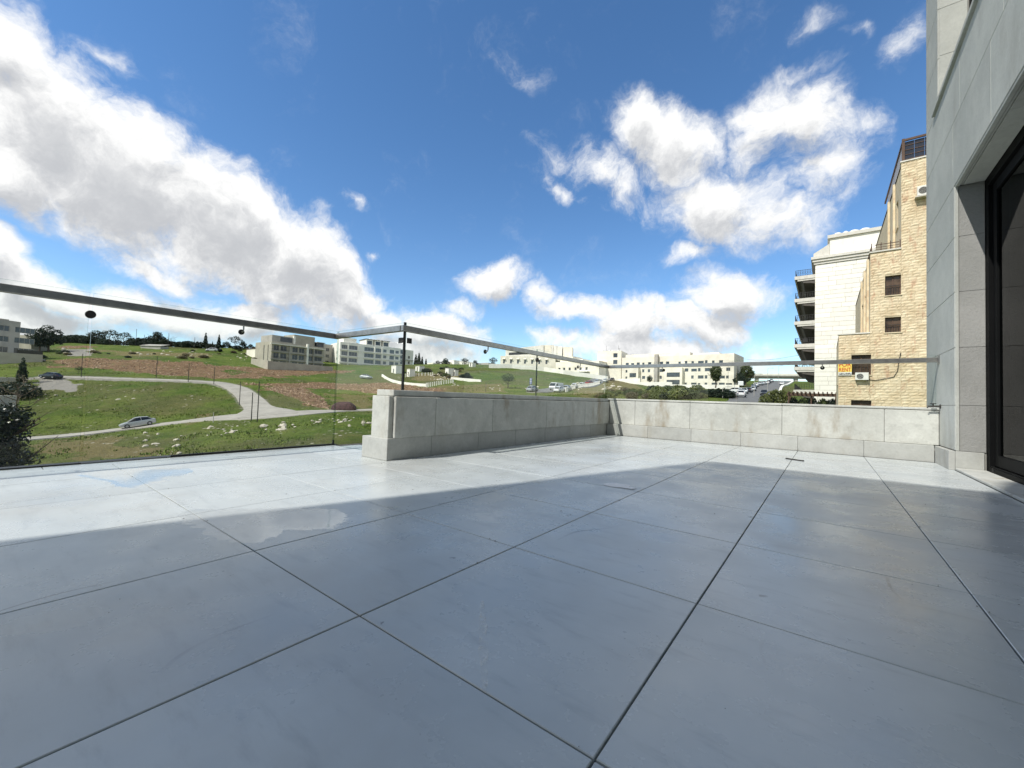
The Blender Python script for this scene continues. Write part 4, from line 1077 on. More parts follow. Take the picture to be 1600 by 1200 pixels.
# ------------------------------------------------------------------ far buildings
def far_building(name, label, A, B, depth_m, h, wall, front=(), left=(), right=(), frame='grey_wall', base_drop=3.0, parapet=.5, slabs=(), cols=(), mull=1, wname='window', pane='dark_pane', group=None, wr=.12):
    """box building with its front from A to B (world xy, seen left to right); openings are (u0,u1,z0,z1) in metres from the front left corner"""
    a = Vector((A[0], A[1], 0)); bb = Vector((B[0], B[1], 0)); w = (bb - a).length; rz = math.atan2(bb.y - a.y, bb.x - a.x)
    z0 = A[2]
    T = thing(name, (a.x, a.y, z0), label, 'building', rz, group)
    if w > 12: T['width_m'] = w; T['depth_m'] = depth_m; T['roof_m'] = h - parapet
    t = .3; b = MB()
    cells_wall(b, 0, w, -base_drop, h, list(front), lambda u0, u1, p, q: b.box(u0, u1, 0, t, p, q))
    cells_wall(b, t, depth_m - t, -base_drop, h, list(left), lambda u0, u1, p, q: b.box(0, t, u0, u1, p, q))
    cells_wall(b, t, depth_m - t, -base_drop, h, list(right), lambda u0, u1, p, q: b.box(w - t, w, u0, u1, p, q))
    b.box(0, w, depth_m - t, depth_m, -base_drop, h); b.box(t, w - t, t, depth_m - t, h - parapet - .25, h - parapet)
    b.build('wall', M[wall], T)
    for o in front: window_obj(T, *o, wr, lambda mb, p, q, d0, d1, e, f: mb.box(p, q, d0, d1, e, f), frame, pane, .09, mull, name=wname)
    for o in left: window_obj(T, *o, wr, lambda mb, p, q, d0, d1, e, f: mb.box(d0, d1, p, q, e, f), frame, pane, .09, mull, name=wname)
    for o in right: window_obj(T, *o, wr, lambda mb, p, q, d0, d1, e, f: mb.box(w - d1, w - d0, p, q, e, f), frame, pane, .09, mull, name=wname)
    for (zs, over, mk) in slabs: b = MB(); b.box(-over, w + over, -over, -.003, zs, zs + .28); b.build('floor_slab', M[mk], T)
    for (u, wd, out, zt, mk) in cols: b = MB(); b.box(u, u + wd, -out, -.004, -base_drop, zt); b.build('column', M[mk], T)
    return T, w
def block(T, name, mat_, x0, x1, y0, y1, z0, z1): b = MB(); b.box(x0, x1, y0, y1, z0, z1); return b.build(name, M[mat_], T)
def from_px(px, ztop_py, depth, h):
    p = at(px, ztop_py, depth); return (p.x, p.y, p.z - h)

def build_far():
    # apartment block on the middle of the hill: shaded long front, sunlit left end
    H = 11.6
    A = from_px(425, 533, 170, H); B = at(506, 540, 189)
    w = 22.7
    front = []
    for k in range(3):
        z = 1.6 + 3.2 * k
        front += [(.8, 3.0, z, z + 2.2), (3.6, 6.2, z, z + 2.2), (8.6, 11.0, z, z + 2.2), (11.5, 13.9, z, z + 2.2), (15.6, 17.8, z, z + 2.2), (18.0, 22.2, z + .3, z + 2.2)]
    left = [(2.5, 3.2, 1.8, 10.2), (6, 6.8, 1.8, 10.2)]
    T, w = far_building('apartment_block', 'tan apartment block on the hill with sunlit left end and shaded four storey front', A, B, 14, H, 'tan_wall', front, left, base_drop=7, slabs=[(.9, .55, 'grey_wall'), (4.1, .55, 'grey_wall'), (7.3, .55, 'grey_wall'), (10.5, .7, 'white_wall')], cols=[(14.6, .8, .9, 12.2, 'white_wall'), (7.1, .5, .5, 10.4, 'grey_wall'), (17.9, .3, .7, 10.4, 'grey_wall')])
    block(T, 'annex', 'cream_wall', -.01, 5.5, 14.002, 22, -6, 9.0); block(T, 'annex_roof', 'brown', -.3, 5.8, 13.9, 22.3, 9.1, 9.35)
    p = block(T, 'penthouse', 'grey_wall', 1.2, 10, 2.5, 12, H - .5, H + 3.0); block(T, 'penthouse_glass', 'dark_pane', 4.6, 9.6, 2.44, 2.497, H + .6, H + 2.6)
    block(T, 'stair_tower', 'tan_wall', 11, 20.5, 3.5, 12.5, H - .5, H + 4.6); block(T, 'chimney', 'white_wall', 10.1, 10.9, 2.2, 3.0, H - .5, H + 3.6)
    block(T, 'canopy', 'grey_wall', 20.6, 24.5, 1.5, 9, H + 2.2, H + 2.5); block(T, 'canopy_glass', 'dark_pane', 20.9, 24.0, 2, 8.5, H - .4, H + 2.19)
    for k in range(3):
        r = MB(); z = 1.2 + 3.2 * k
        r.box(-.5, 7, -.52, -.48, z + 1.0, z + 1.05)
        for q in range(26): r.box(-.5 + q * .3, -.47 + q * .3, -.515, -.485, z, z + 1.0)
        r.build('balcony_rail', M['dark_metal'], T)
    # boundary walls round it
    W = thing('boundary_wall', (A[0], A[1], A[2]), 'stepped pale block wall round the tan apartment block, its left return in the sun', 'wall')
    c0 = gp(392, 569); c1 = gp(418, 577.5); c2 = gp(520, 579.5)
    for (p, q, h0, h1) in ((c0, c1, 2.2, 3.2), (c1, c2, 3.1, 1.6)):
        d = (q - p); n = Vector((-d.y, d.x, 0)).normalized() * .3; b = MB()
        vs = [p - Vector((0, 0, 2)), q - Vector((0, 0, 2)), q + Vector((0, 0, h1)), p + Vector((0, 0, h0))]; vs = vs + [v + n for v in vs]
        b.add(vs, [(0, 1, 2, 3), (7, 6, 5, 4), (0, 4, 5, 1), (1, 5, 6, 2), (2, 6, 7, 3), (3, 7, 4, 0)]); b.build('wall_run', M['tan_wall'], W, world=True)
    # block behind it
    A2 = from_px(498, 536, 205, 12); B2 = at(520, 537, 212)
    far_building('apartment_block', 'narrow grey block squeezed between the tan and the white apartment blocks', A2, B2, 10, 12, 'grey_wall', [(1, 3, z, z + 1.7) for z in (2, 5.2, 8.4)] + [(4.2, 6.2, z, z + 1.7) for z in (2, 5.2, 8.4)], base_drop=5)
    # white apartment block
    H = 14.2; A = from_px(532, 534, 205, H); B = at(626, 543, 226)
    front = []
    for k in range(4):
        z = 1.2 + 3.2 * k
        front += [(.7, 3.6, z, z + 2.1), (4.3, 8.6, z, z + 2.1), (12.2, 17.2, z, z + 2.1), (18.2, 21.2, z, z + 2.1), (22.4, 24.2, z + .3, z + 1.9), (26, 28.5, z, z + 2.1), (29.3, 31.2, z + .3, z + 1.9)]
    T, w = far_building('apartment_block', 'white apartment block with wide window bands on the hill, right of the tan block', A, B, 15, H, 'white_wall', front, [(4, 5, z, z + 1.4) for z in (2, 5.2, 8.4)], base_drop=6, slabs=[(.6, .5, 'white_wall'), (3.8, .5, 'white_wall'), (7.0, .5, 'white_wall'), (10.2, .5, 'white_wall')], cols=[(3.7, .5, .5, 13.4, 'white_wall'), (9.0, 2.6, .3, 13.4, 'white_wall'), (17.4, .5, .6, 13.4, 'white_wall'), (21.4, .6, .6, 13.4, 'white_wall')], mull=2)
    block(T, 'penthouse', 'white_wall', 2.5, 9, 3, 13, H - .5, H + 2.8)
    for x in (14, 18.5, 23): block(T, 'roof_room', 'white_wall', x, x + 3.6, 2.5, 12, H - .5, H + 3.2); block(T, 'roof_opening', 'dark_pane', x + .5, x + 3.0, 2.44, 2.497, H + .5, H + 2.5)
    block(T, 'roof_slab', 'dark_metal', 13.6, 27, 2.2, 12.3, H + 3.21, H + 3.45)
    # its darker neighbour
    A = from_px(624, 545, 238, 13); B = at(646, 550, 246)
    T, w = far_building('apartment_block', 'half white half dark balconied block right behind the glass corner clamp', A, B, 12, 13, 'white_wall', [(.6, 4.6, z, z + 2.3) for z in (1, 4.2, 7.4, 10.2)] + [(6.4, 7.8, z, z + 1.6) for z in (1.5, 4.7, 7.9)], base_drop=5, slabs=[(3.6, .7, 'grey_wall'), (6.8, .7, 'grey_wall')])
    # left edge block
    H = 10.4; A = from_px(-28, 495, 118, H); B = at(33, 497, 126)
    front = [(x0, x0 + 4.6, z, z + 1.7) for z in (.7, 3.9, 7.1) for x0 in (1.2, 7.0)]
    T, w = far_building('apartment_block', 'grey three storey block at the left edge with wide strip windows', A, B, 15, H, 'grey_wall', front, (), [(2, 4, z, z + 1.6) for z in (1, 4.2, 7.2)] , base_drop=6, mull=3)
    block(T, 'roof_block', 'tan_wall', 2, w - .5, 4, 14, H - .5, H + .7); block(T, 'annex', 'tan_wall', w - 2, w + 3, 15.01, 24, -4, H - 1)
    # retaining wall in front of it
    p, q = gp(-30, 570, 40, 140), gp(66, 566, 40, 140)
    W = thing('boundary_wall', tuple(p), 'long brownish retaining wall below the left edge block', 'wall', math.atan2(q.y - p.y, q.x - p.x)); L = (q - p).xy.length
    block(W, 'wall_run', 'tan_wall', 0, L, 0, .4, -3, 3.8); block(W, 'terrace_slab', 'grey_wall', 0, L, .41, 8, 2.2, 2.6); block(W, 'railing', 'dark_metal', L * .55, L, .1, .2, 3.81, 4.8)
    A = from_px(50, 524, 150, 6); B = at(79, 527, 156)
    far_building('house', 'low yellowish house behind the left edge block', A, B, 8, 6, 'tan_wall', [(1, 2.4, 2, 3.6), (4, 5.4, 2, 3.6)], base_drop=4)
    # garden walls of the property at the far left
    for (x0, y0, x1, y1, h, lab) in ((-20, 604, 42, 598, 2.0, 'grey garden wall at the left edge below the retaining wall'), (-20, 650, 26, 642, 3.2, 'dark garden wall at the left edge above the near tree')):
        p, q = gp(x0, y0), gp(x1, y1); W = thing('garden_wall', tuple(p), lab, 'wall', math.atan2(q.y - p.y, q.x - p.x)); L = (q - p).xy.length
        W.location.z = min(p.z, q.z)
        block(W, 'wall_run', 'grey_wall', 0, L, 0, .35, -2, h); block(W, 'wall_coping', 'white_trim', -.05, L + .05, -.05, .4, h + .002, h + .14)
    # school-like building in the middle: cream podium with a white wedge and towers
    H = 9.5; A = from_px(782, 556, 232, H); B = at(868, 553, 226)
    front = [(1.6 + 4.0 * k, 2.7 + 4.0 * k, 5.2, 7.4) for k in range(7)] + [(12, 13.2, 1, 2.6), (20, 21.2, 1, 2.6)]
    T, w = far_building('institute_building', 'cream and white building with a wedge roof on the green slope in the middle', A, B, 20, H, 'cream_wall', front, base_drop=4, mull=0)
    for k in range(7):
        b = MB(); x = 1.4 + 4.0 * k; vs = [(x, -.9, 7.6), (x + 1.5, -.9, 7.6), (x + 1.5, -.003, 7.6), (x, -.003, 7.6), (x, -.9, 7.75), (x + 1.5, -.9, 7.75), (x + 1.5, -.003, 8.3), (x, -.003, 8.3)]
        b.add(vs, [(3, 2, 1, 0), (4, 5, 6, 7), (0, 1, 5, 4), (1, 2, 6, 5), (2, 3, 7, 6), (3, 0, 4, 7)]); b.build('window_hood', M['cream_wall'], T)
    b = MB(); x0, x1 = 2.5, 24.2; vs = [(x0, 1.5, H - .4), (x1, 1.5, H - .4), (x1, 14, H - .4), (x0, 14, H - .4), (x0, 1.5, H + 3.8), (x1, 1.5, H + 6.6), (x1, 14, H + 6.6), (x0, 14, H + 3.8)]
    b.add(vs, [(3, 2, 1, 0), (4, 5, 6, 7), (0, 1, 5, 4), (1, 2, 6, 5), (2, 3, 7, 6), (3, 0, 4, 7)]); b.build('wedge_block', M['white_wall'], T)
    b = MB(); b.add([(4.5, 1.44, H + .6), (20, 1.44, H + 1.6), (20, 1.44, H + 3.2), (4.5, 1.44, H + 2.0), (4.5, 1.49, H + .6), (20, 1.49, H + 1.6), (20, 1.49, H + 3.2), (4.5, 1.49, H + 2.0)], [(0, 1, 2, 3), (7, 6, 5, 4), (0, 4, 5, 1), (1, 5, 6, 2), (2, 6, 7, 3), (3, 7, 4, 0)]); b.build('window_band', M['dark_pane'], T)
    for x, d in ((24.4, 5.8), (28.4, 3.8), (31.4, 3.6), (35, 5.6)): block(T, 'tower', 'cream_wall' if d > 5 else 'white_wall', x, x + d - .5, 2, 12, H - 2, H + 6.6 - (x - 24) * .09)
    # cream annex on its right stepping down to the street
    A = from_px(868, 566, 222, 9); B = at(936, 570, 205)
    T, w = far_building('annex_building', 'cream stepped annex between the wedge roofed building and the long cream block', A, B, 16, 9, 'cream_wall', [(x, x + 1.3, z, z + 1.5) for x in (2, 5, 8.4, 12, 15, 18.5) for z in (1.2, 4.4)] + [(8, 14, .1, .9)], base_drop=5, mull=0)
    block(T, 'upper_storey', 'cream_wall', 1, 9, 3, 13, 8.5, 12.2); block(T, 'upper_storey', 'white_wall', 9.01, 15, 3, 13, 8.5, 10.6); block(T, 'canopy', 'white_wall', 15, 21, -2.5, -.01, 3.4, 3.7)
    # long cream block
    H = 15.5; A = from_px(972, 559, 205, H); B = at(1147, 570, 172)
    wL = (Vector(A[:2]) - B.xy).length; front = []
    r_ = random.Random(4)
    for u in np.linspace(2, wL - 3, 17):
        for z in (1.6, 4.8, 8.0, 11.4):
            if r_.random() < .9: wd = r_.choice((1.1, 1.1, 1.6, 2.4)); front.append((u, min(u + wd, wL - .6), z, z + r_.choice((1.3, 1.5))))
    T, w = far_building('long_apartment_block', 'long cream apartment block with many small windows behind the far boundary wall', A, B, 18, H, 'cream_wall', front, base_drop=5, mull=0)
    for (u0, u1, z0, z1) in ((4, 9.5, 0, 10.4), (22, 30, -1, 9.8)):
        o = block(T, 'projecting_bay', 'cream_wall', u0, u1, -2.2, -.004, -4, z1); 
        for z in (2.2, 5.6): f = block(T, 'loggia', 'dark_metal', u0 + 1.2, u1 - 1.0, -2.26, -2.205, z, z + 2.0); block(f, 'pane', 'dark_pane', u0 + 1.35, u1 - 1.15, -2.29, -2.262, z + .15, z + 1.85)
    block(T, 'recess_fin', 'grey_wall', 17, 18.6, -1.6, -.004, -4, H + .8); block(T, 'roof_storey', 'cream_wall', 0, w * .62, 4, 17, H - .5, H + 1.8); block(T, 'roof_storey', 'white_wall', w * .64, w * .86, 5, 16, H - .5, H + 1.2)
    H = 21; A = from_px(934, 549, 214, H); B = at(971, 549, 208)
    T, w = far_building('tower_block', 'square cream tower block at the left end of the long cream block', A, B, 13, H, 'cream_wall', [(8.2, 10.4, z, z + 2.2) for z in (14.2, 17.6)] + [(3, 4.4, z, z + 1.4) for z in (5, 8.4)], [(4, 6, 15, 17)], base_drop=5, mull=0)
    for x in (3, 9.5): b = MB(); b.tube([(x, 5, H), (x, 5, H + 3.4)], .06, 5); b.build('mast', M['dark_metal'], T)
    # end house right of it, in shade
    A = from_px(1146, 573, 176, 11); B = at(1157, 575, 182)
    far_building('house', 'dark narrow house at the right end of the long cream block', A, B, 10, 11, 'grey_wall', [(.6, 2.4, z, z + 1.5) for z in (2, 5, 8)], base_drop=5)
    # far boundary wall, white, along the slope
    pts = [(948, 594, 200), (968, 592, 196), (1000, 597, 186), (1050, 601, 176), (1100, 601, 168), (1155, 602, 160)]
    W = thing('boundary_wall', tuple(gd(1050, 176)), 'long white boundary wall in front of the long cream block', 'wall')
    P = [at(px, py, d) for px, py, d in pts]
    for a, c in zip(P[:-1], P[1:]):
        d = c - a; n = Vector((-d.y, d.x, 0)).normalized() * .35; z0, z1 = max(a.z, c.z), max(a.z, c.z)
        b = MB(); vs = [Vector((a.x, a.y, a.z - 7)), Vector((c.x, c.y, c.z - 7)), Vector((c.x, c.y, z1)), Vector((a.x, a.y, z0))]; vs = vs + [v + n for v in vs]
        b.add(vs, [(0, 1, 2, 3), (7, 6, 5, 4), (0, 4, 5, 1), (1, 5, 6, 2), (2, 6, 7, 3), (3, 7, 4, 0)]); b.build('wall_run', M['white_wall'], W, world=True)
    pts = [(764, 575, 215), (800, 576, 210), (850, 580, 204), (880, 585, 196), (950, 595, 186)]
    W = thing('boundary_wall', tuple(gd(850, 204)), 'white boundary wall along the top of the green slope below the wedge roofed building', 'wall')
    for (p0, q0, d0), (p1, q1, d1) in zip(pts[:-1], pts[1:]):
        a, c = gp(p0, q0), gp(p1, q1); d = c - a; n = Vector((-d.y, d.x, 0)).normalized() * .3; up_ = Vector((0, 0, 2.0)); dn = Vector((0, 0, 1.5)); b = MB()
        vs = [a - dn, c - dn, c + up_, a + up_]; vs = vs + [v + n for v in vs]
        b.add(vs, [(0, 1, 2, 3), (7, 6, 5, 4), (0, 4, 5, 1), (1, 5, 6, 2), (2, 6, 7, 3), (3, 7, 4, 0)]); b.build('wall_run', M['white_wall'], W, world=True)
    # the small town on the far ridge
    town = [(655, 570, 12, 7), (668, 567, 9, 6), (690, 566, 14, 7), (702, 563, 8, 10), (716, 565, 16, 6), (735, 567, 10, 6), (752, 567, 12, 5), (763, 570, 14, 5)]
    labs = ['low white house on the far ridge nearest the white apartment block', 'small flat roofed white house on the far ridge beside the cypresses', 'white house with two windows on the far ridge', 'tall narrow cream house on the far ridge', 'long low white house on the far ridge', 'small grey house on the far ridge', 'low cream house on the far ridge', 'long white shed on the far ridge near the institute']
    for (px, py, w, h), lab in zip(town, labs):
        A = from_px(px, py, 330, h); B = at(px + w * .95, py + 1, 326)
        far_building('far_house', lab, A, B, 10, h, random.Random(px).choice(('white_wall', 'cream_wall', 'grey_wall')), [(1.2, 2.6, 1.4, 2.8), (4.0, 5.4, 1.4, 2.8)], base_drop=12, mull=0, group='houses on the far ridge')
    # overpass
    a, c = at(1150, 587, 330), at(1330, 583, 300); d = (c - a); L = d.xy.length
    T = thing('overpass', (a.x, a.y, a.z), 'pale concrete road overpass crossing behind the street at right', 'bridge', math.atan2(d.y, d.x))
    block(T, 'deck', 'grey_wall', -30, L, 0, 9, -.4, .9); block(T, 'parapet', 'white_wall', -30, L, -.3, -.01, .3, 2.0); block(T, 'girder', 'grey_wall', -30, L, 1.5, 7.5, -1.8, -.41)
    for x in (-10, 14, 40, 66): block(T, 'pier', 'grey_wall', x, x + 2.2, 2, 7, -16, -1.81)
    # white tanks and huts on the slope
    huts = [(621, 583, 5, 3.4, 2.8, 'white hut on the slope next to the dark glass corner seal'), (642, 588, 2.6, 2.2, 2.6, 'small grey hut on the rubble slope'), (656, 580, 4, 2.4, 2.0, 'long white tank on the slope behind the rubble'), (702, 588, 2.6, 2.2, 2.8, 'cream water tank standing right of the rubble heap'), (712, 588, 1.4, 1.4, 2.2, 'narrow white tank beside the cream water tank'), (738, 573, 3, 2, 1.6, 'small white hut high on the green slope')]
    for (px, py, w, d, h, lab) in huts:
        p = gp(px, py); T = thing('hut', tuple(p), lab, 'hut', R(-15)); block(T, 'body', 'white_wall', -w / 2, w / 2, -d / 2, d / 2, -1, h); block(T, 'roof', 'white_trim', -w / 2 - .1, w / 2 + .1, -d / 2 - .1, d / 2 + .1, h + .002, h + .15)
        block(T, 'door', 'dark_metal', -.4, .4, -d / 2 - .03, -d / 2 - .002, 0, 1.6)
    # low white walls winding on the slope
    for pts, lab in (([(597, 588), (606, 594), (620, 599), (640, 602), (666, 604)], 'low white wall curving across the slope behind the parapet end'), ([(705, 593), (730, 595), (752, 597)], 'short white wall on the slope right of the rubble')):
        line = polyline([tuple(gp(*q)[:2]) for q in pts], 1.5); b = MB(); vs = []
        for i, p in enumerate(line):
            t = (line[min(i + 1, len(line) - 1)] - line[max(i - 1, 0)]).normalized(); nrm = Vector((-t.y, t.x, 0)) * .2
            for o_, dz in ((nrm, -.5), (nrm, .8), (-nrm, .8), (-nrm, -.5)): q = p + o_; vs.append((q.x, q.y, tz(p.x, p.y) + dz))
        b.add(vs, [(i * 4 + k, i * 4 + k + 1, (i + 1) * 4 + k + 1, (i + 1) * 4 + k) for i in range(len(line) - 1) for k in range(3)]); o = b.build('slope_wall', M['white_wall']); tag(o, lab, 'wall')
build_far()

def roof_items(T, w, d, z, n, seed):
    rr = random.Random(seed)
    for i in range(n):
        x, y = rr.uniform(.08, .92) * w, rr.uniform(.25, .6) * d; b = MB()
        if i % 3 < 2: b.tube([(x, y, z), (x, y, z + 1.3)], .55, 12); b.tube([(x, y, z + 1.3), (x, y, z + 1.5)], [.55, .15], 12); b.build('water_tank', M['plastic_white'], T)
        else: b.tube([(x, y, z), (x, y, z + 2.4)], .04, 5); b.tube([(x - .7, y, z + 2.1), (x + .7, y, z + 2.1)], .03, 4); b.tube([(x - .5, y, z + 1.7), (x + .5, y, z + 1.7)], .03, 4); b.build('aerial', M['dark_metal'], T)
for o_ in list(bpy.data.objects):
    if o_.parent is None and o_.get('category') == 'building' and 'width_m' in o_: roof_items(o_, o_['width_m'], o_['depth_m'], o_['roof_m'], 3 + int(o_['width_m'] / 6), int(o_['width_m'] * 10))
for o_ in bpy.data.objects:
    for k_ in ('width_m', 'depth_m', 'roof_m'):
        if k_ in o_: del o_[k_]

def build_pergola():
    Y = 62.0
    T = thing('pergola', (-1.9, Y, 0), 'brown timber pergola over green vines at the foot of the white block', 'pergola')
    b = MB(); b.box(-3.9, 1.1, Y, Y + .2, 1.95, 2.25); b.box(-3.9, 1.1, Y + 3, Y + 3.2, 1.95, 2.25); b.build('beam', M['brown'], T, world=True)
    for k in range(12): b = MB(); x = -3.8 + k * .43; b.box(x, x + .12, Y - .5, Y + 3.6, 2.253, 2.45); b.build('rafter', M['brown'], T, world=True)
    for x in (-3.8, -1.5, .9):
        for y in (Y + .03, Y + 3.03): b = MB(); b.box(x, x + .14, y, y + .14, -5, 1.948); b.build('post', M['brown'], T, world=True)
build_pergola()

# ------------------------------------------------------------------ vegetation
def leaf_mesh(name, mat_, blobs, n, size, seed, shell=.55, droop=0.):
    r_ = np.random.default_rng(seed)
    B_ = np.array(blobs, float); vol = B_[:, 3] * B_[:, 4] * B_[:, 5]; idx = r_.choice(len(B_), n, p=vol ** .75 / (vol ** .75).sum())
    d = r_.normal(size=(n, 3)); d /= np.linalg.norm(d, axis=1)[:, None]
    rad = shell + (1 - shell) * r_.random(n) ** .6
    lump = 1 + .25 * np.sin(d[:, 0] * 5 + idx) * np.sin(d[:, 1] * 6 + 1.7 * idx) * np.cos(d[:, 2] * 5)
    P = B_[idx, :3] + d * B_[idx, 3:6] * (rad * lump)[:, None]
    a = r_.normal(size=(n, 3)); a /= np.linalg.norm(a, axis=1)[:, None]
    b = np.cross(a, r_.normal(size=(n, 3))); b /= np.linalg.norm(b, axis=1)[:, None]
    s = size * (.6 + .8 * r_.random(n))[:, None]
    V = np.stack([P - a * s, P + b * s * .5, P + a * s, P - b * s * .5], 1).reshape(-1, 3)
    me = bpy.data.meshes.new(name); me.from_pydata(V.tolist(), [], [(4 * i, 4 * i + 1, 4 * i + 2, 4 * i + 3) for i in range(n)]); me.materials.append(M[mat_]); return me
def limb_mesh(name, h, r0, seed, limbs=6, spread=.45, start=.35, sub=2, mat_='bark'):
    r_ = random.Random(seed); b = MB()
    pts = [Vector((r_.uniform(-.03, .03) * h * (k > 0), r_.uniform(-.03, .03) * h * (k > 0), h * k / 5)) for k in range(6)]
    b.tube(pts, [r0 * (1 - .16 * k) for k in range(6)], 7)
    for i in range(limbs):
        t = start + (1 - start) * i / limbs; p = pts[0].lerp(pts[5], t); p = Vector((pts[int(t * 5)].x, pts[int(t * 5)].y, h * t)); an = i * 2.4 + r_.random()
        L = spread * h * r_.uniform(.7, 1.1); e = p + Vector((math.cos(an) * L, math.sin(an) * L, L * r_.uniform(.4, 1.0))); mid = p.lerp(e, .5) + Vector((0, 0, -.04 * h))
        b.tube([p, mid, e], [r0 * .45, r0 * .3, r0 * .1], 5)
        for s in range(sub):
            q = mid.lerp(e, r_.uniform(.1, .8)); a2 = an + r_.uniform(-1, 1); L2 = L * r_.uniform(.35, .6)
            b.tube([q, q + Vector((math.cos(a2) * L2, math.sin(a2) * L2, L2 * r_.uniform(.3, 1.1)))], [r0 * .2, r0 * .06], 4)
    return b.mesh(name, M[mat_])
def proto(name, trunk, crown, cat='tree'):
    t = bpy.data.objects.new(name, None); t['category'] = cat
    ch = []
    if trunk: o = bpy.data.objects.new('trunk', trunk); ch.append(o)
    if crown: o = bpy.data.objects.new('crown' if cat == 'tree' else 'foliage', crown); ch.append(o)
    return (t, ch)
def plant(pr, loc, s, label, group=None, rz=0.):
    t, ch = pr; c = t.copy(); COL.objects.link(c); c.location = loc; c.rotation_euler = (0, 0, rz); c.scale = s if isinstance(s, tuple) else (s, s, s); c['label'] = label
    if group: c['group'] = group
    for o in ch: k = o.copy(); COL.objects.link(k); k.parent = c
    return c
r_ = random.Random(77)
BROAD = [proto('broad_tree', limb_mesh('trunk', 4.2, .2, i, 6), leaf_mesh('crown', 'leaf_dark', [(.3, 0, 4.9, 1.2, 1.2, 1.1), (1.4, .3, 4.0, 1.1, 1.1, .9), (-1.3, -.4, 4.3, 1.0, 1.1, .9), (.2, 1.2, 3.3, 1.2, 1.1, .9), (-.5, -1.2, 3.2, 1.2, 1.1, 1.0), (1.7, -.4, 2.8, .9, .9, .8), (-1.7, .3, 2.7, .9, .9, .9), (.1, .2, 2.1, 1.1, 1.1, .8)], 1900, .2, 10 + i)) for i in range(2)]
GREEN = proto('leafy_tree', limb_mesh('trunk', 4.6, .18, 9, 7), leaf_mesh('crown', 'leaf_mid', [(0, 0, 4.8, 1.3, 1.3, 1.9), (.7, .3, 3.9, 1.0, 1.0, 1.1), (-.8, -.2, 3.6, 1.0, 1.0, 1.0), (.1, .1, 2.7, .9, .9, .8)], 2600, .22, 31))
FLAT = proto('flat_topped_tree', limb_mesh('trunk', 4.3, .16, 5, 8, .5, .45), leaf_mesh('crown', 'leaf_dark', [(0, 0, 4.6, 1.9, 1.8, .7), (1.5, .5, 4.0, 1.1, 1.1, .6), (-1.7, -.3, 4.2, 1.0, 1.1, .5), (.5, 0, 5.3, .9, 1.0, .5), (-.9, .3, 3.2, 1.0, 1.0, .7), (1.2, -.4, 2.8, .9, .9, .7)], 800, .16, 33))
CYP = proto('cypress_tree', limb_mesh('trunk', 1.2, .14, 6, 1, .1), leaf_mesh('crown', 'leaf_dark', [(0, 0, 1.3, .95, .95, 1.2), (0, 0, 2.6, .8, .8, 1.3), (0, 0, 4.0, .58, .58, 1.3), (0, 0, 5.3, .32, .32, 1.1)], 2600, .16, 34))
BUSH = [proto('bush', None, leaf_mesh('foliage', mk, [(0, 0, .7, 1.1, 1.0, .8), (.8, .2, .5, .8, .8, .6), (-.8, -.2, .55, .8, .7, .6), (.1, .5, .9, .6, .6, .6)], 1500, .13, 40 + i), 'bush') for i, mk in enumerate(('leaf_dark', 'leaf_mid', 'leaf_bright', 'leaf_dry'))]
BARE = proto('bare_tree', limb_mesh('trunk', 4.5, .11, 12, 11, .4, .25, 4), leaf_mesh('crown', 'leaf_dry', [(0, 0, 4.2, 1.7, 1.7, 1.6)], 320, .08, 35))
OLIVE = proto('olive_tree', limb_mesh('trunk', 2.6, .13, 14, 7, .5, .3, 3), leaf_mesh('crown', 'leaf_mid', [(0, 0, 2.8, 1.5, 1.4, 1.1), (.9, .2, 2.3, .9, .9, .7), (-.9, 0, 2.4, .9, .9, .7)], 900, .12, 36))

def tree_px(pr, px, top, depth, unit_h, label, group=None, wide=1.0, base=None):
    g = gd(px, depth) if base is None else at(px, base, depth)
    if base is not None: g.z = min(g.z, tz(g.x, g.y)) if False else g.z
    p = at(px, top, depth); s = max(.1, (p.z - g.z) / unit_h)
    return plant(pr, tuple(g), (s * wide, s * wide, s), label, group, r_.uniform(0, 6.28))

sk = 'trees along the skyline on the left hill'
for px, top in ((84, 524), (90, 525), (96, 523), (102, 525), (108, 523), (114, 522), (120, 524), (126, 523), (132, 525), (138, 526), (155, 528), (163, 529), (178, 530), (200, 530), (207, 528), (214, 527), (221, 529), (228, 526), (236, 530), (247, 531), (254, 528), (262, 532), (270, 533), (278, 533), (285, 532), (292, 532), (299, 534), (306, 533), (323, 536), (333, 537), (344, 538), (356, 539), (368, 539), (381, 540), (395, 541), (404, 543)):
    tree_px(BUSH[0], px, top, r_.uniform(190, 197), 1.55, 'dark hedge bush on the skyline ' + ('left of the round glass clamp' if px < 141 else 'between the round clamp and the grey shed' if px < 216 else 'above the grey shed' if px < 258 else 'between the grey shed and the cypresses' if px < 312 else 'between and just right of the cypresses' if px < 360 else 'next to the tan block'), sk + (' left of the clamp' if px < 141 else ' right of the clamp' if px < 216 else ' above the shed' if px < 258 else ' before the cypresses' if px < 312 else ' round the cypresses' if px < 360 else ' by the tan block'), r_.uniform(.75, 1.3))
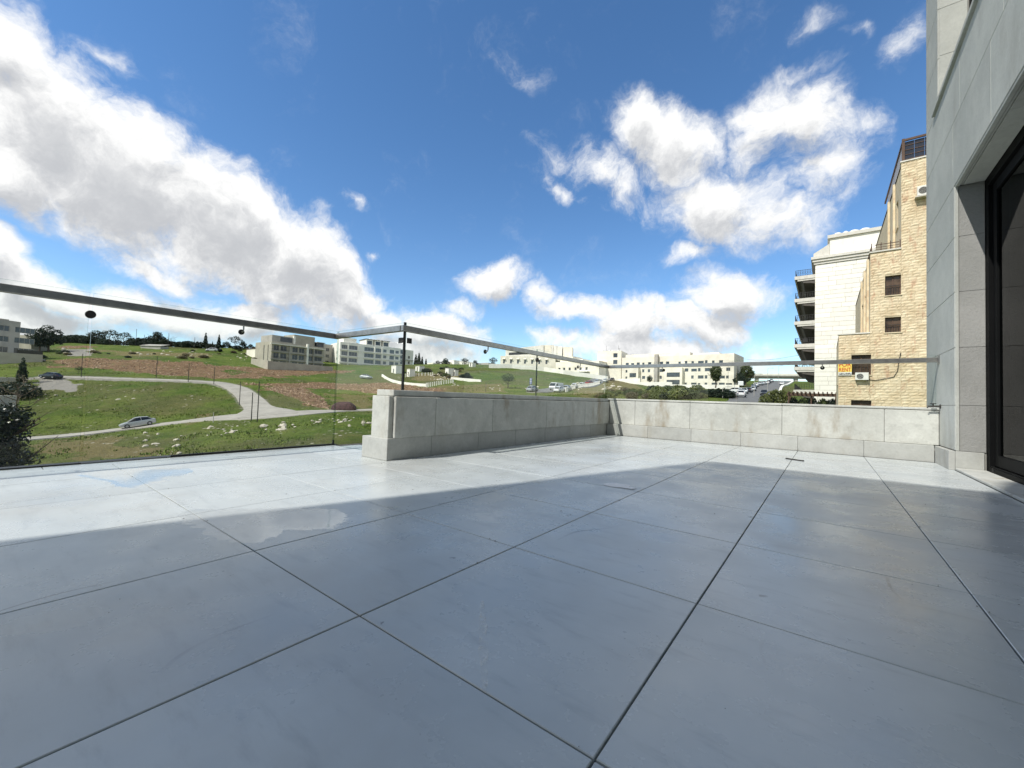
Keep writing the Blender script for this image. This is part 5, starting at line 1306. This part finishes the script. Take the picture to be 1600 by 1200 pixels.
for px, top, d, kind, lab in (
    (146, 515, 193, BROAD[0], 'dark round tree on the skyline just right of the round glass clamp'),
    (167, 514, 194, FLAT, 'broad flat topped tree on the skyline, the leftmost of that shape'),
    (189, 518, 194, FLAT, 'flat topped tree on the skyline, second of that shape from the left'),
    (241, 517, 194, BROAD[1], 'dense dark tree standing above the hedge over the grey shed'),
    (263, 524, 194, BARE, 'thin bare tree on the skyline between the hedge bushes'),
    (317, 519, 195, CYP, 'widest cypress on the skyline left of the hanging handrail bracket'),
    (328, 533, 195, CYP, 'smallest cypress between the two taller skyline cypresses'),
    (338, 522, 195, CYP, 'slim cypress on the skyline, right one of the three'),
    (350, 533, 195, BROAD[1], 'low round tree on the skyline just right of the cypresses'),
    (363, 524, 196, FLAT, 'large flat topped tree on the skyline under the handrail bracket'),
    (376, 532, 196, BROAD[0], 'round dark tree right of the large flat topped skyline tree'),
    (388, 537, 196, BROAD[1], 'last small dark tree on the skyline before the tan block')):
    tree_px(kind, px, top, d, {id(CYP): 6.4, id(FLAT): 5.9, id(BARE): 5.8}.get(id(kind), 6.1), lab, sk, {id(FLAT): 1.25, id(CYP): .95}.get(id(kind), 1.25))
for px, top, d, lab in ((58, 512, 150, 'dark tree beside the left edge block, the left one of two'), (72, 507, 152, 'taller dark tree behind the yellowish house at left')):
    tree_px(BROAD[0], px, top, d, 6.1, lab, None, 1.0)
tree_px(CYP, 34, 558, 92, 6.4, 'dark upright tree in front of the retaining wall at the left edge', None, 1.1)
for px, top, d, lab in ((8, 596, 84, 'dark hedge bush at the far left garden'), (24, 596, 84, 'dark hedge bush beside the far left garden wall'), (38, 600, 84, 'dark bush at the corner of the far left garden wall')):
    tree_px(BUSH[0], px, top, d, 1.55, lab, None, 1.6)
tree_px(BARE, 30, 586, 62, 5.6, 'bare branching tree at the left edge above the near dark tree', None, .95)
tree_px(OLIVE, 122, 572, 104, 3.9, 'small sparse tree left of the twin pane edge lines')
tree_px(OLIVE, 793, 583, 118, 3.9, 'small sparse tree on the green slope above the left parapet', None, 1.2)
cyg = 'cypresses behind the white apartment block'
for px, top in ((649, 553), (654, 551), (659, 557), (665, 560)): tree_px(CYP, px, top, 290, 6.4, 'dark cypress in the row right of the white apartment blocks', cyg, 1.0, 578)
rg = 'trees on the far ridge'
for px, top, kind, lab in ((684, 563, FLAT, 'low flat tree on the far ridge left of the small town'), (696, 560, BROAD[0], 'dark tree among the far ridge houses'), (726, 559, FLAT, 'flat tree among the far ridge houses'), (742, 563, BROAD[1], 'low dark tree at the right of the far ridge houses'), (770, 558, FLAT, 'dark leaning tree left of the wedge roofed building')):
    tree_px(kind, px, top, 280, 5.9, lab, rg, 1.2, 576)
tree_px(GREEN, 1118, 571, 150, 6.6, 'tall green tree standing by the white wall before the long cream block', None, 1.15, 606)
tree_px(GREEN, 1166, 570, 175, 6.6, 'dark green tree at the far end of the street', None, 1.2, 606)
tree_px(BROAD[1], 1157, 582, 168, 6.1, 'small dark tree left of the tree at the end of the street', None, 1.2, 608)
tree_px(BROAD[0], 1015, 586, 192, 6.1, 'small round tree behind the white boundary wall', None, .8, 600)
bg_ = 'bushes beyond the far parapet'
for i in range(46):
    px = r_.uniform(936, 1100); d = r_.uniform(84, 120); g_ = gd(px, d); k = r_.choice((1, 2, 3, 2) if px < 1015 or px > 1066 else (1, 1, 2, 0))
    hh = r_.uniform(.9, 1.7) if px < 1015 else r_.uniform(1.2, 2.6)
    plant(BUSH[k], tuple(g_), (hh / 1.6 * r_.uniform(.8, 1.4), hh / 1.6 * r_.uniform(.8, 1.4), hh / 1.6), ('dark green', 'green', 'yellow green', 'dry brown')[k] + ' bush beyond the far parapet', bg_ + (' dark', ' green', ' yellow green', ' dry')[k], r_.uniform(0, 6))
for i in range(16):
    px, py = r_.uniform(655, 735), r_.uniform(576, 594); k = r_.choice((0, 3, 3, 1)); s_ = r_.uniform(.5, 1.1)
    plant(BUSH[k], tuple(gp(px, py)), (s_ * 1.3, s_ * 1.3, s_), ('dark', 'green', '', 'dry brown')[k] + ' scrub bush by the rubble heap on the slope', 'scrub by the rubble ' + ('dark', 'green', '', 'dry')[k], i)
for i in range(26):
    px, py = r_.uniform(60, 410), r_.uniform(546, 562); k = r_.choice((0, 1, 3, 3)); s_ = r_.uniform(.3, .8)
    plant(BUSH[k], tuple(gp(px, py)), (s_ * 1.4, s_ * 1.4, s_), ('dark', 'green', '', 'dry brown')[k] + ' low scrub bush among the upper hillside rocks', 'scrub on the upper hillside ' + ('dark', 'green', '', 'dry')[k], i)
for px, top in ((1104, 609), (1114, 607), (1125, 606), (1136, 609)): tree_px(BUSH[0], px, top, 88, 1.55, 'dark bush in the row left of the parked cars', 'dark bushes left of the parked cars', 1.4)
tree_px(BUSH[2], 1214, 607, 66, 1.6, 'yellow green bush between the street and the pergola', None, .8)
for i, x in enumerate((-3.3, -2.2, -1.2, -.2, .6)): plant(BUSH[1 if i % 2 else 0], (x, 62.9, -.6), (.7, .7, 1.5), 'leafy vine growing up under the brown pergola', 'vines under the pergola', i)
# near tree below the terrace at the left
near_crown = leaf_mesh('crown', 'leaf_near', [(0, 0, 0, 1.5, 1.5, 1.4), (.8, .5, -.9, 1.1, 1.1, .9), (-.6, -.8, -.6, 1.3, 1.3, 1.1), (.1, .7, .9, .9, .9, .7), (1.15, .2, -1.5, .8, .8, .6), (.3, -.4, -1.9, 1.6, 1.6, .8)], 15000, .075, 51, .35)
c = at(-34, 688, 17.5); nt_ = thing('garden_tree', (c.x, c.y, tz(c.x, c.y)), 'dense dark leafy tree close below the terrace at the left edge', 'tree')
k = link('crown', near_crown, nt_); k.location = (0, 0, c.z - nt_.location.z)
k = link('trunk', limb_mesh('trunk', c.z - nt_.location.z + .3, .16, 21, 9, .28, .5, 4), nt_)

# rocks
def rock_mesh(seed):
    rr = random.Random(seed); bm = bmesh.new(); bmesh.ops.create_icosphere(bm, subdivisions=2, radius=1)
    for v in bm.verts: k = 1 + .38 * noise.noise(v.co * 1.3 + Vector((seed * 3.1, 0, 0))); v.co = Vector((v.co.x * k, v.co.y * k * .8, max(v.co.z * k * .62, -.25)))
    me = bpy.data.meshes.new('rock'); bm.to_mesh(me); bm.free(); me.materials.append(M['rock']); return me
ROCKS = [rock_mesh(i) for i in range(6)]
ZONES = [  # photo zone, count, size range (m), words
 ((172, 545, 415, 562), 70, (.2, .7), 'pale limestone rock on the upper hillside under the skyline trees', 'rocks on the upper hillside'),
 ((95, 543, 150, 555), 18, (.3, .9), 'pale rock in the heap on the upper left hillside', 'rocks in the upper left heap'),
 ((412, 657, 462, 677), 30, (.15, .5), 'pale rock in the heap below the road junction', 'rocks below the road junction'),
 ((318, 664, 385, 684), 22, (.12, .45), 'pale rock in the grass left of the heap below the junction', 'rocks in the near grass'),
 ((486, 648, 576, 668), 44, (.12, .45), 'pale rock in the bank below the tarp covered car', 'rocks in the bank below the tarp'),
 ((215, 676, 290, 712), 16, (.12, .4), 'small pale stone in the near grass below the road', 'stones in the near grass'),
 ((60, 612, 560, 640), 12, (.15, .5), 'pale stone in the green field inside the road bend', 'stones in the green field'),
 ((640, 583, 735, 596), 40, (.3, .9), 'broken stone in the rubble heap on the slope', 'rubble on the slope'),
 ((890, 598, 985, 612), 36, (.3, 1.0), 'pale stone on the dry bank beyond the far parapet', 'stones on the dry bank'),
 ((700, 598, 840, 612), 20, (.3, .7), 'pale stone on the slope above the left parapet', 'stones above the left parapet')]
for (x0, y0, x1, y1), n, (s0, s1), lab, grp_ in ZONES:
    for i in range(n):
        if i % 6 == 0: kx = r_.uniform(x0, x1)
        px = min(x1, max(x0, kx + r_.gauss(0, (x1 - x0) * .05))); py = y0 + (y1 - y0) * (r_.random() + r_.random()) / 2 + (px - (x0 + x1) / 2) * .02
        p = gp(px, py); s = s0 + (s1 - s0) * r_.random() ** 2.2
        o = link('rock', ROCKS[r_.randrange(6)], None, p, r_.uniform(0, 6.28), (s, s * r_.uniform(.7, 1.3), s * r_.uniform(.6, 1.1))); tag(o, lab, 'rock', grp_)

# grass: tufts over the near fields, one mass
def build_grass():
    g = np.random.default_rng(5); n = 22000
    dep = 34 + 90 * g.random(n) ** 1.1; px = g.uniform(-60, 1200, n)
    k = (px - 800) / F
    X = CAM.x + (FW.x + RT.x * k) * dep; Y = CAM.y + (FW.y + RT.y * k) * dep
    keep = np.array([noise.fractal((x * .09, y * .09, 1.7), .8, 2.1, 3) > -.28 for x, y in zip(X, Y)])
    for P in SOIL: keep &= ~poly_in(X, Y, ground_poly(P))
    for P in GRAVEL: keep &= ~poly_in(X, Y, ground_poly(P))
    X, Y = X[keep], Y[keep]
    dr = np.concatenate([np.sqrt(((np.stack([X[s:s + 5000], Y[s:s + 5000]], 1)[:, None] - allroad[None]) ** 2).sum(-1).min(1)) for s in range(0, len(X), 5000)])
    X, Y = X[dr > 2.6], Y[dr > 2.6]; Z = terr(X, Y); n = len(X); V = []; Fc = []
    hgt = .06 + .18 * g.random(n) ** 2
    for b in range(4):
        a = g.uniform(0, 6.28, n); sp = g.uniform(.05, .25, n); w = .05 + .05 * g.random(n)
        bx = X + g.normal(0, .16, n); by = Y + g.normal(0, .16, n)
        V.append(np.stack([np.stack([bx - np.sin(a) * w, by + np.cos(a) * w, Z - .12], 1), np.stack([bx + np.sin(a) * w, by - np.cos(a) * w, Z - .12], 1), np.stack([bx + np.cos(a) * sp, by + np.sin(a) * sp, Z + hgt], 1)], 1).reshape(-1, 3))
    V = np.concatenate(V); nf = len(V) // 3
    me = bpy.data.meshes.new('grass'); me.from_pydata(V.tolist(), [], [(3 * i, 3 * i + 1, 3 * i + 2) for i in range(nf)])
    mt, nt, b, out = newmat('grass_blade'); w = coords(nt); f = tnoise(nt, w, .25, 5, .7); f2 = tnoise(nt, w, 2.5, 3, .7)
    c = mixc(nt, smooth(nt, f, .35, .65), (.08, .135, .018), (.17, .21, .042)); c = mixc(nt, mth(nt, 'MULTIPLY', smooth(nt, f2, .55, .75), .5), c, (.30, .26, .13))
    lk(nt, c, b.inputs['Base Color']); b.inputs['Roughness'].default_value = .8; b.inputs['Specular IOR Level'].default_value = .2
    me.materials.append(mt); o = link('grass', me); tag(o, 'short green and straw coloured grass over the fields below the terrace', 'grass', kind='stuff')
build_grass()

def build_clods():
    g = np.random.default_rng(9); V = []; Fc = []
    for P in SOIL[:3]:
        q = np.array(ground_poly(P)); lo, hi = q.min(0), q.max(0); n = 5200
        x = g.uniform(lo[0], hi[0], n); y = g.uniform(lo[1], hi[1], n); k = poly_in(x, y, [tuple(a) for a in q])
        k &= np.sqrt(((np.stack([x, y], 1)[:, None] - allroad[None]) ** 2).sum(-1).min(1)) > 3.5
        x, y = x[k], y[k]; z = terr(x, y) + .03
        for i in range(len(x)):
            s_ = .10 + .30 * g.random() ** 3; a = g.uniform(0, 6.28); o = len(V)
            for t in range(4): V.append((x[i] + s_ * math.cos(a + t * 1.57) * g.uniform(.7, 1.3), y[i] + s_ * math.sin(a + t * 1.57) * g.uniform(.7, 1.3), z[i] - .1))
            V.append((x[i] + g.normal(0, .05), y[i] + g.normal(0, .05), z[i] + s_ * .75))
            Fc += [(o, o + 1, o + 4), (o + 1, o + 2, o + 4), (o + 2, o + 3, o + 4), (o + 3, o, o + 4)]
    me = bpy.data.meshes.new('soil_clods'); me.from_pydata(V, [], Fc)
    mt, nt, b, out = newmat('soil_clod'); w = coords(nt); c = mixc(nt, smooth(nt, tnoise(nt, w, .8, 6, .8), .4, .62), (.125, .07, .038), (.40, .29, .19)); lk(nt, c, b.inputs['Base Color']); b.inputs['Roughness'].default_value = .95
    me.materials.append(mt); o = link('soil_clods', me); tag(o, 'broken red brown clods and stones on the ploughed strips', 'soil', kind='stuff')
build_clods()

# ------------------------------------------------------------------ vehicles
def car_parts(paint):
    """sedan about 4.4 m long, nose towards +X"""
    st = [(-2.2, .42, .62, .62, .70), (-2.12, .30, .78, .92, .74), (-1.6, .24, .84, .96, .80), (-.8, .22, .86, .94, .82), (0, .22, .86, .92, .82), (.8, .22, .86, .91, .82), (1.5, .24, .84, .84, .79), (2.0, .30, .76, .72, .70), (2.2, .42, .58, .58, .6)]
    b = MB(); vs = []; n = 8
    for (x, zb, w, zt, wt) in st:
        zm = zb + (zt - zb) * .55
        vs += [(x, -w * .94, zb), (x, w * .94, zb), (x, w, zm), (x, w * .985, zt - .06), (x, wt, zt), (x, -wt, zt), (x, -w * .985, zt - .06), (x, -w, zm)]
    fs = [(i * n + k, (i + 1) * n + k, (i + 1) * n + (k + 1) % n, i * n + (k + 1) % n) for i in range(len(st) - 1) for k in range(n)]
    fs += [tuple(range(n)), tuple(range((len(st) - 1) * n + n - 1, (len(st) - 1) * n - 1, -1))]
    b.add(vs, fs); 
    for x in (-1.35, 1.35):      # wheel arches
        for s in (-1, 1): pass
    body = b.mesh('body', M[paint])
    g = MB(); gs = [(-1.75, .93, .70, .93, .66), (-1.25, .92, .76, 1.34, .58), (-.35, .90, .77, 1.45, .56), (.25, .90, .76, 1.42, .56), (1.15, .88, .74, .92, .66)]
    vs = []
    for (x, zb, wb, zt, wt) in gs: vs += [(x, -wb, zb - .05), (x, wb, zb - .05), (x, wt, zt), (x, -wt, zt)]
    fs = [(i * 4 + k, (i + 1) * 4 + k, (i + 1) * 4 + (k + 1) % 4, i * 4 + (k + 1) % 4) for i in range(4) for k in range(4)] + [(0, 1, 2, 3), (19, 18, 17, 16)]
    g.add(vs, fs); glass = g.mesh('window_glass', M['car_glass'])
    r = MB(); rs = [(-1.27, 1.345, .585), (-.35, 1.458, .57), (.27, 1.428, .57)]; vs = []
    for (x, z, w) in rs: vs += [(x, -w, z - .03), (x, w, z - .03), (x, w * .9, z + .035), (x, -w * .9, z + .035)]
    fs = [(i * 4 + k, (i + 1) * 4 + k, (i + 1) * 4 + (k + 1) % 4, i * 4 + (k + 1) % 4) for i in range(2) for k in range(4)] + [(0, 1, 2, 3), (11, 10, 9, 8)]
    r.add(vs, fs)
    for s in (-1, 1):
        r.tube([(1.16, s * .70, .92), (.26, s * .565, 1.43)], .035, 5); r.tube([(-1.78, s * .66, .93), (-1.27, s * .58, 1.345)], .05, 5); r.tube([(-.42, s * .785, .9), (-.4, s * .565, 1.45)], .035, 5)
    roof = r.mesh('roof', M[paint])
    for me in (body, roof):
        for f in me.polygons: f.use_smooth = False
    return body, glass, roof
def wheel_meshes():
    w = MB(); w.tube([(0, -.1, 0), (0, -.09, 0), (0, .09, 0), (0, .1, 0)], [.29, .32, .32, .29], 18); t = w.mesh('wheel', M['tyre'])
    q = MB(); q.tube([(0, -.108, 0), (0, .108, 0)], .19, 14); return t, q.mesh('rim', M['rim'])
WT, WR = wheel_meshes()
_l = MB(); _l.box(-.03, .03, -.17, .17, -.07, .07); HL = _l.mesh('headlight', M['lamp_clear'])
_l = MB(); _l.box(-.03, .03, -.17, .17, -.08, .08); TL = _l.mesh('tail_lamp', M['lamp_red'])
CARS = {}
def car(paint, loc, rz, label, group=None, scale=(1, 1, 1), pitch=0.):
    if paint not in CARS: CARS[paint] = car_parts(paint)
    t = bpy.data.objects.new('parked_car', None); COL.objects.link(t); t.location = loc; t.rotation_euler = (0, pitch, rz); t.scale = scale; tag(t, label, 'car', group)
    for nm, me in zip(('body', 'window_glass', 'roof'), CARS[paint]): link(nm, me, t)
    for x in (-1.35, 1.35):
        for y in (-.78, .78): w = link('wheel', WT, t, (x, y, .32)); link('rim', WR, w)
    for y in (-.56, .56): link('headlight', HL, t, (2.09, y, .60)); link('tail_lamp', TL, t, (-2.13, y, .76))
    return t
def heading(p, q): return math.atan2(q.y - p.y, q.x - p.x)
def place_car(paint, px, py, dirpx, label, group=None, scale=(1, 1, 1)):
    p = gp(px, py); q = gp(*dirpx); hz = heading(p, q)
    f = Vector((math.cos(hz), math.sin(hz), 0)); a, b = p + f * 1.4, p - f * 1.4
    pt = -math.atan2(tz(a.x, a.y) - tz(b.x, b.y), 2.8)
    return car(paint, (p.x, p.y, (tz(a.x, a.y) + tz(b.x, b.y)) / 2 + .1), hz, label, group, scale, pt)
place_car('car_silver', 216, 667.5, (120, 679), 'silver saloon car driving on the dirt road at the lower left')
place_car('car_dark', 79, 592.5, (60, 592), 'dark parked car with pale nose on the gravel patch at left')
place_car('car_white', 331, 549.5, (320, 549.5), 'white car on the hilltop under the skyline cypresses', None, (1, 1, 1.1))
place_car('car_silver', 572, 592, (590, 593), 'lone silver car on the green slope below the white block')
t_ = place_car('tarp', 537, 641.5, (556, 641.8), 'car under a dark purple cover beside the dirt road')
for ch in list(t_.children):
    for g_ in list(ch.children): bpy.data.objects.remove(g_)
    bpy.data.objects.remove(ch)
t_.name = 'covered_car'
bm = bmesh.new(); bmesh.ops.create_uvsphere(bm, u_segments=28, v_segments=14, radius=1)
for v in bm.verts:
    x, y, z = v.co; sq = lambda q, e: math.copysign(abs(q) ** e, q)
    v.co = Vector((sq(x, .62) * 2.25, sq(y, .6) * .95, max(0, sq(z, .8) * (1.48 - .30 * abs(x) ** 1.4) + .05))); v.co += Vector((0, 1, .4)) * noise.noise(v.co * 2.1) * .20
for f in bm.faces: f.smooth = True
me = bpy.data.meshes.new('cover'); bm.to_mesh(me); bm.free(); me.materials.append(M['tarp']); link('cover', me, t_)
sg = 'cars parked along the street'
L_ = road_lines['street']
def street_pt(frac, off):
    i = min(len(L_) - 2, int(frac * (len(L_) - 1))); p = L_[i]; t = (L_[i + 1] - L_[i]).normalized(); n = Vector((-t.y, t.x, 0)); q = p + n * off
    return Vector((q.x, q.y, tz(q.x, q.y) + .12)), math.atan2(t.y, t.x)
cols_ = ['car_white', 'car_silver', 'car_white', 'car_dark', 'car_white', 'car_silver', 'car_white', 'car_blue', 'car_white', 'car_silver']
names_ = {'car_white': 'white', 'car_silver': 'silver', 'car_dark': 'black', 'car_blue': 'blue grey'}
for i in range(15):
    p, hz = street_pt(.18 + .052 * i, 3.2 + (.3 if i % 3 else -.2)); c = cols_[i % 10]
    car(c, p, hz + (math.pi if i % 4 == 2 else 0), names_[c] + ' car in the parked line up the left side of the street', sg + ' ' + names_[c], (1, 1, 1.06))
for i, fr in enumerate((.16, .30, .38)):
    p, hz = street_pt(fr, (5.6, 6.0, 6.2)[i]); c = ('car_silver', 'car_white', 'car_white')[i]
    car(c, p, hz + 1.2, ('silver car at the near end of the street, turned across the kerb', 'white car nosed in left of the street line, nearer one', 'white car nosed in left of the street line, farther one')[i])
p, hz = street_pt(.27, -1.2); car('car_dark', p, hz + math.pi, 'black car driving down the middle of the street')
p, hz = street_pt(.75, -3.4); car('car_white', p, hz, 'white car far up on the right side of the street')
jg = 'cars along the side street'
for px, py, c, lab in ((832, 612, 'car_silver', 'silver car at the side street end under the blue sign'), (874, 613, 'car_white', 'white car nearest the parapet on the side street'), (886, 610.5, 'car_silver', 'silver car second on the side street'), (898, 606.5, 'car_white', 'white car in the row up the side street'), (910, 604.5, 'car_white', 'white car in the row up the side street'), (921, 601, 'car_red', 'red car high on the side street'), (934, 599, 'car_silver', 'silver car near the top of the side street'), (946, 597, 'car_white', 'white car in the row up the side street'), (957, 595.5, 'car_dark', 'black car at the top of the side street')):
    o = place_car(c, px, py, (px + 14, py - 2.2), lab, jg if 'row' in lab else None)
def van(px, py, dirpx, label):
    p = gp(px, py); q = gp(*dirpx); t = thing('van', (p.x, p.y, p.z + .1), label, 'van', heading(p, q))
    b = MB(); prof = [(-2.5, .35), (2.3, .35), (2.55, .75), (2.4, 1.1), (1.75, 1.95), (1.4, 2.1), (-2.4, 2.1), (-2.5, 1.9)]; n = len(prof)
    b.add([(x, -.95, z) for x, z in prof] + [(x, .95, z) for x, z in prof], [tuple(range(n)), tuple(range(2 * n - 1, n - 1, -1))] + [(k, n + k, n + (k + 1) % n, (k + 1) % n) for k in range(n)])
    b.build('body', M['car_white'], t, bevel=.06)
    b = MB(); b.add([(2.42, -.85, 1.13), (2.42, .85, 1.13), (1.80, .82, 1.93), (1.80, -.82, 1.93)], [(0, 1, 2, 3)]); b.box(.7, 1.6, -.962, -.953, 1.15, 1.8); b.box(.7, 1.6, .953, .962, 1.15, 1.8); b.build('window_glass', M['car_glass'], t)
    for x in (-1.6, 1.6):
        for y in (-.85, .85): w = link('wheel', WT, t, (x, y, .33)); link('rim', WR, w)
van(869, 610.5, (855, 612), 'white van at the turn of the side street above the parapet')
van(1158, 604.5, (1170, 599), 'white van beside the end of the white boundary wall')

# ------------------------------------------------------------------ poles, signs, wires
pm = {'thin': .055}
def pole(px, top, base, label, group=None, rad=.07, arm=False, depth=None, mk='dark_metal', name='pole'):
    g = gp(px, base) if depth is None else gd(px, depth)
    d = (g - CAM).dot(FW); h = at(px, top, d).z - g.z; t = thing(name, tuple(g), label, 'pole', 0, group)
    b = MB(); b.tube([(0, 0, -.3), (0, 0, h)], [rad, rad * .75], 7); b.build('shaft', M[mk], t)
    if arm:
        b = MB(); b.tube([(0, 0, h - .05), (.5, .4, h + .25), (1.3, 1.0, h + .3)], .045, 5); a = b.build('lamp_arm', M[mk], t)
        b = MB(); b.box(1.1, 1.6, .85, 1.2, h + .2, h + .3); b.build('lamp_head', M['grey_wall'], a)
    else:
        b = MB(); b.tube([(0, 0, h), (0, 0, h + .06)], rad * 1.3, 7); b.build('cap', M[mk], t)
    return t
for px, top, base, lab in ((126.7, 553, 590, 'dark pole left of the ploughed strip beside the small sparse tree'), (244, 557, 590.5, 'dark pole at the hill road, left one of two on the ploughed strip'), (294, 567, 597, 'dark pole at the hill road, right one of two on the ploughed strip'), (334, 573, 601, 'dark pole where the hill road starts to bend'), (374, 597, 633, 'dark pole inside the road bend'), (392.5, 614, 659, 'dark pole at the road junction, shorter of the pair'), (402, 597, 659, 'tall dark pole at the road junction'), (333, 645, 661, 'short pale post beside the dirt road'), (759, 598, 612, 'thin pole on the slope above the left parapet'), (944, 600, 624, 'pale pole on the dry bank left of the parapet corner')):
    pole(px, top, base, lab, None, .075 if 'pale' not in lab else .06, mk='dark_metal' if 'pale' not in lab else 'grey_wall')
ug = 'utility poles on the left skyline'
for px, top in ((79, 515), (89, 514), (208, 514), (221, 523), (259, 521), (300, 527), (180, 524)): pole(px, top, 0, 'thin utility pole on the skyline of the left hill', ug, .1, depth=188)
for px, top, d, lab in ((1129, 606, 86, 'pale lamp post right of the dark bushes'), (1178, 586, 100, 'lamp post on the near stretch of the street'), (1137, 566, 158, 'tall lamp post by the end of the white boundary wall'), (1199, 576, 140, 'lamp post halfway up the street'), (1216, 572, 190, 'lamp post far up the street near the overpass'), (904, 575, 200, 'lamp post before the cream annex')):
    pole(px, top, 0, lab, None, .07, True, depth=d, mk='grey_wall', name='lamp_post')
# blue road sign
g = gp(829, 612); t = thing('road_sign', tuple(g), 'dark blue road sign on a post at the side street', 'sign', R(-20)); b = MB(); b.tube([(0, 0, 0), (0, 0, 3.2)], .05, 6); b.build('post', M['grey_wall'], t)
b = MB(); b.box(-.55, .55, -.04, .02, 1.9, 3.6); f = b.build('panel', M['blue_sign'], t); b = MB(); [b.box(-.4, .4, -.052, -.045, z, z + .12) for z in (2.2, 2.6, 3.0, 3.3)]; b.build('pale_stripes', M['white_paint'], f)
# picket rows on the rubble slope
def pickets(pts, label, n=26):
    line = polyline([tuple(gp(*q)[:2]) for q in pts], .9); t = thing('picket_fence', (line[0].x, line[0].y, tz(line[0].x, line[0].y)), label, 'fence')
    for p in line[::1][:60]:
        b = MB(); z = tz(p.x, p.y); b.box(p.x - .1, p.x + .1, p.y - .08, p.y + .08, z - .2, z + 1.25); b.build('picket', M['white_wall'], t, world=True)
    b = MB(); b.tube([Vector((p.x, p.y, tz(p.x, p.y) + .95)) for p in line], .04, 4); b.build('wire', M['grey_wall'], t, world=True)
pickets([(628, 590), (650, 588), (676, 587)], 'row of white posts on the slope behind the rubble heap')
pickets([(666, 605), (690, 601), (708, 598)], 'row of pale posts continuing the curved white slope wall')
# guard rail by the side street
pickets([(884, 613), (905, 606), (935, 601), (965, 596)], 'pale post and wire rail along the side street')
# grey shed sheet on the hilltop
p = gp(235, 545); t = thing('shed', tuple(p), 'pale grey low shed on the left hilltop below the skyline trees', 'shed', R(35)); block(t, 'walls', 'grey_wall', -4.5, 4.5, 0, 4, -1, 1.3)
b = MB(); vs = [(-4.8, -.3, 1.25), (4.8, -.3, 1.25), (4.8, 4.3, 2.3), (-4.8, 4.3, 2.3)]; b.add(vs + [(x, y, z + .12) for x, y, z in vs], [(3, 2, 1, 0), (4, 5, 6, 7), (0, 1, 5, 4), (1, 2, 6, 5), (2, 3, 7, 6), (3, 0, 4, 7)]); b.build('roof', M['grey_wall'], t)
# overhead wires by the street
p0, p1 = at(1150, 562, 150), at(1262, 563, 66)
for k in range(2):
    b = MB(); pts = [p0.lerp(p1, i / 12) + Vector((0, 0, k * 1.1 - 1.2 * math.sin(math.pi * i / 12))) for i in range(13)]; b.tube(pts, .025, 4); o = b.build('overhead_wire', M['dark_metal']); tag(o, ('lower' if k == 0 else 'upper') + ' of two overhead wires crossing the street', 'wire')
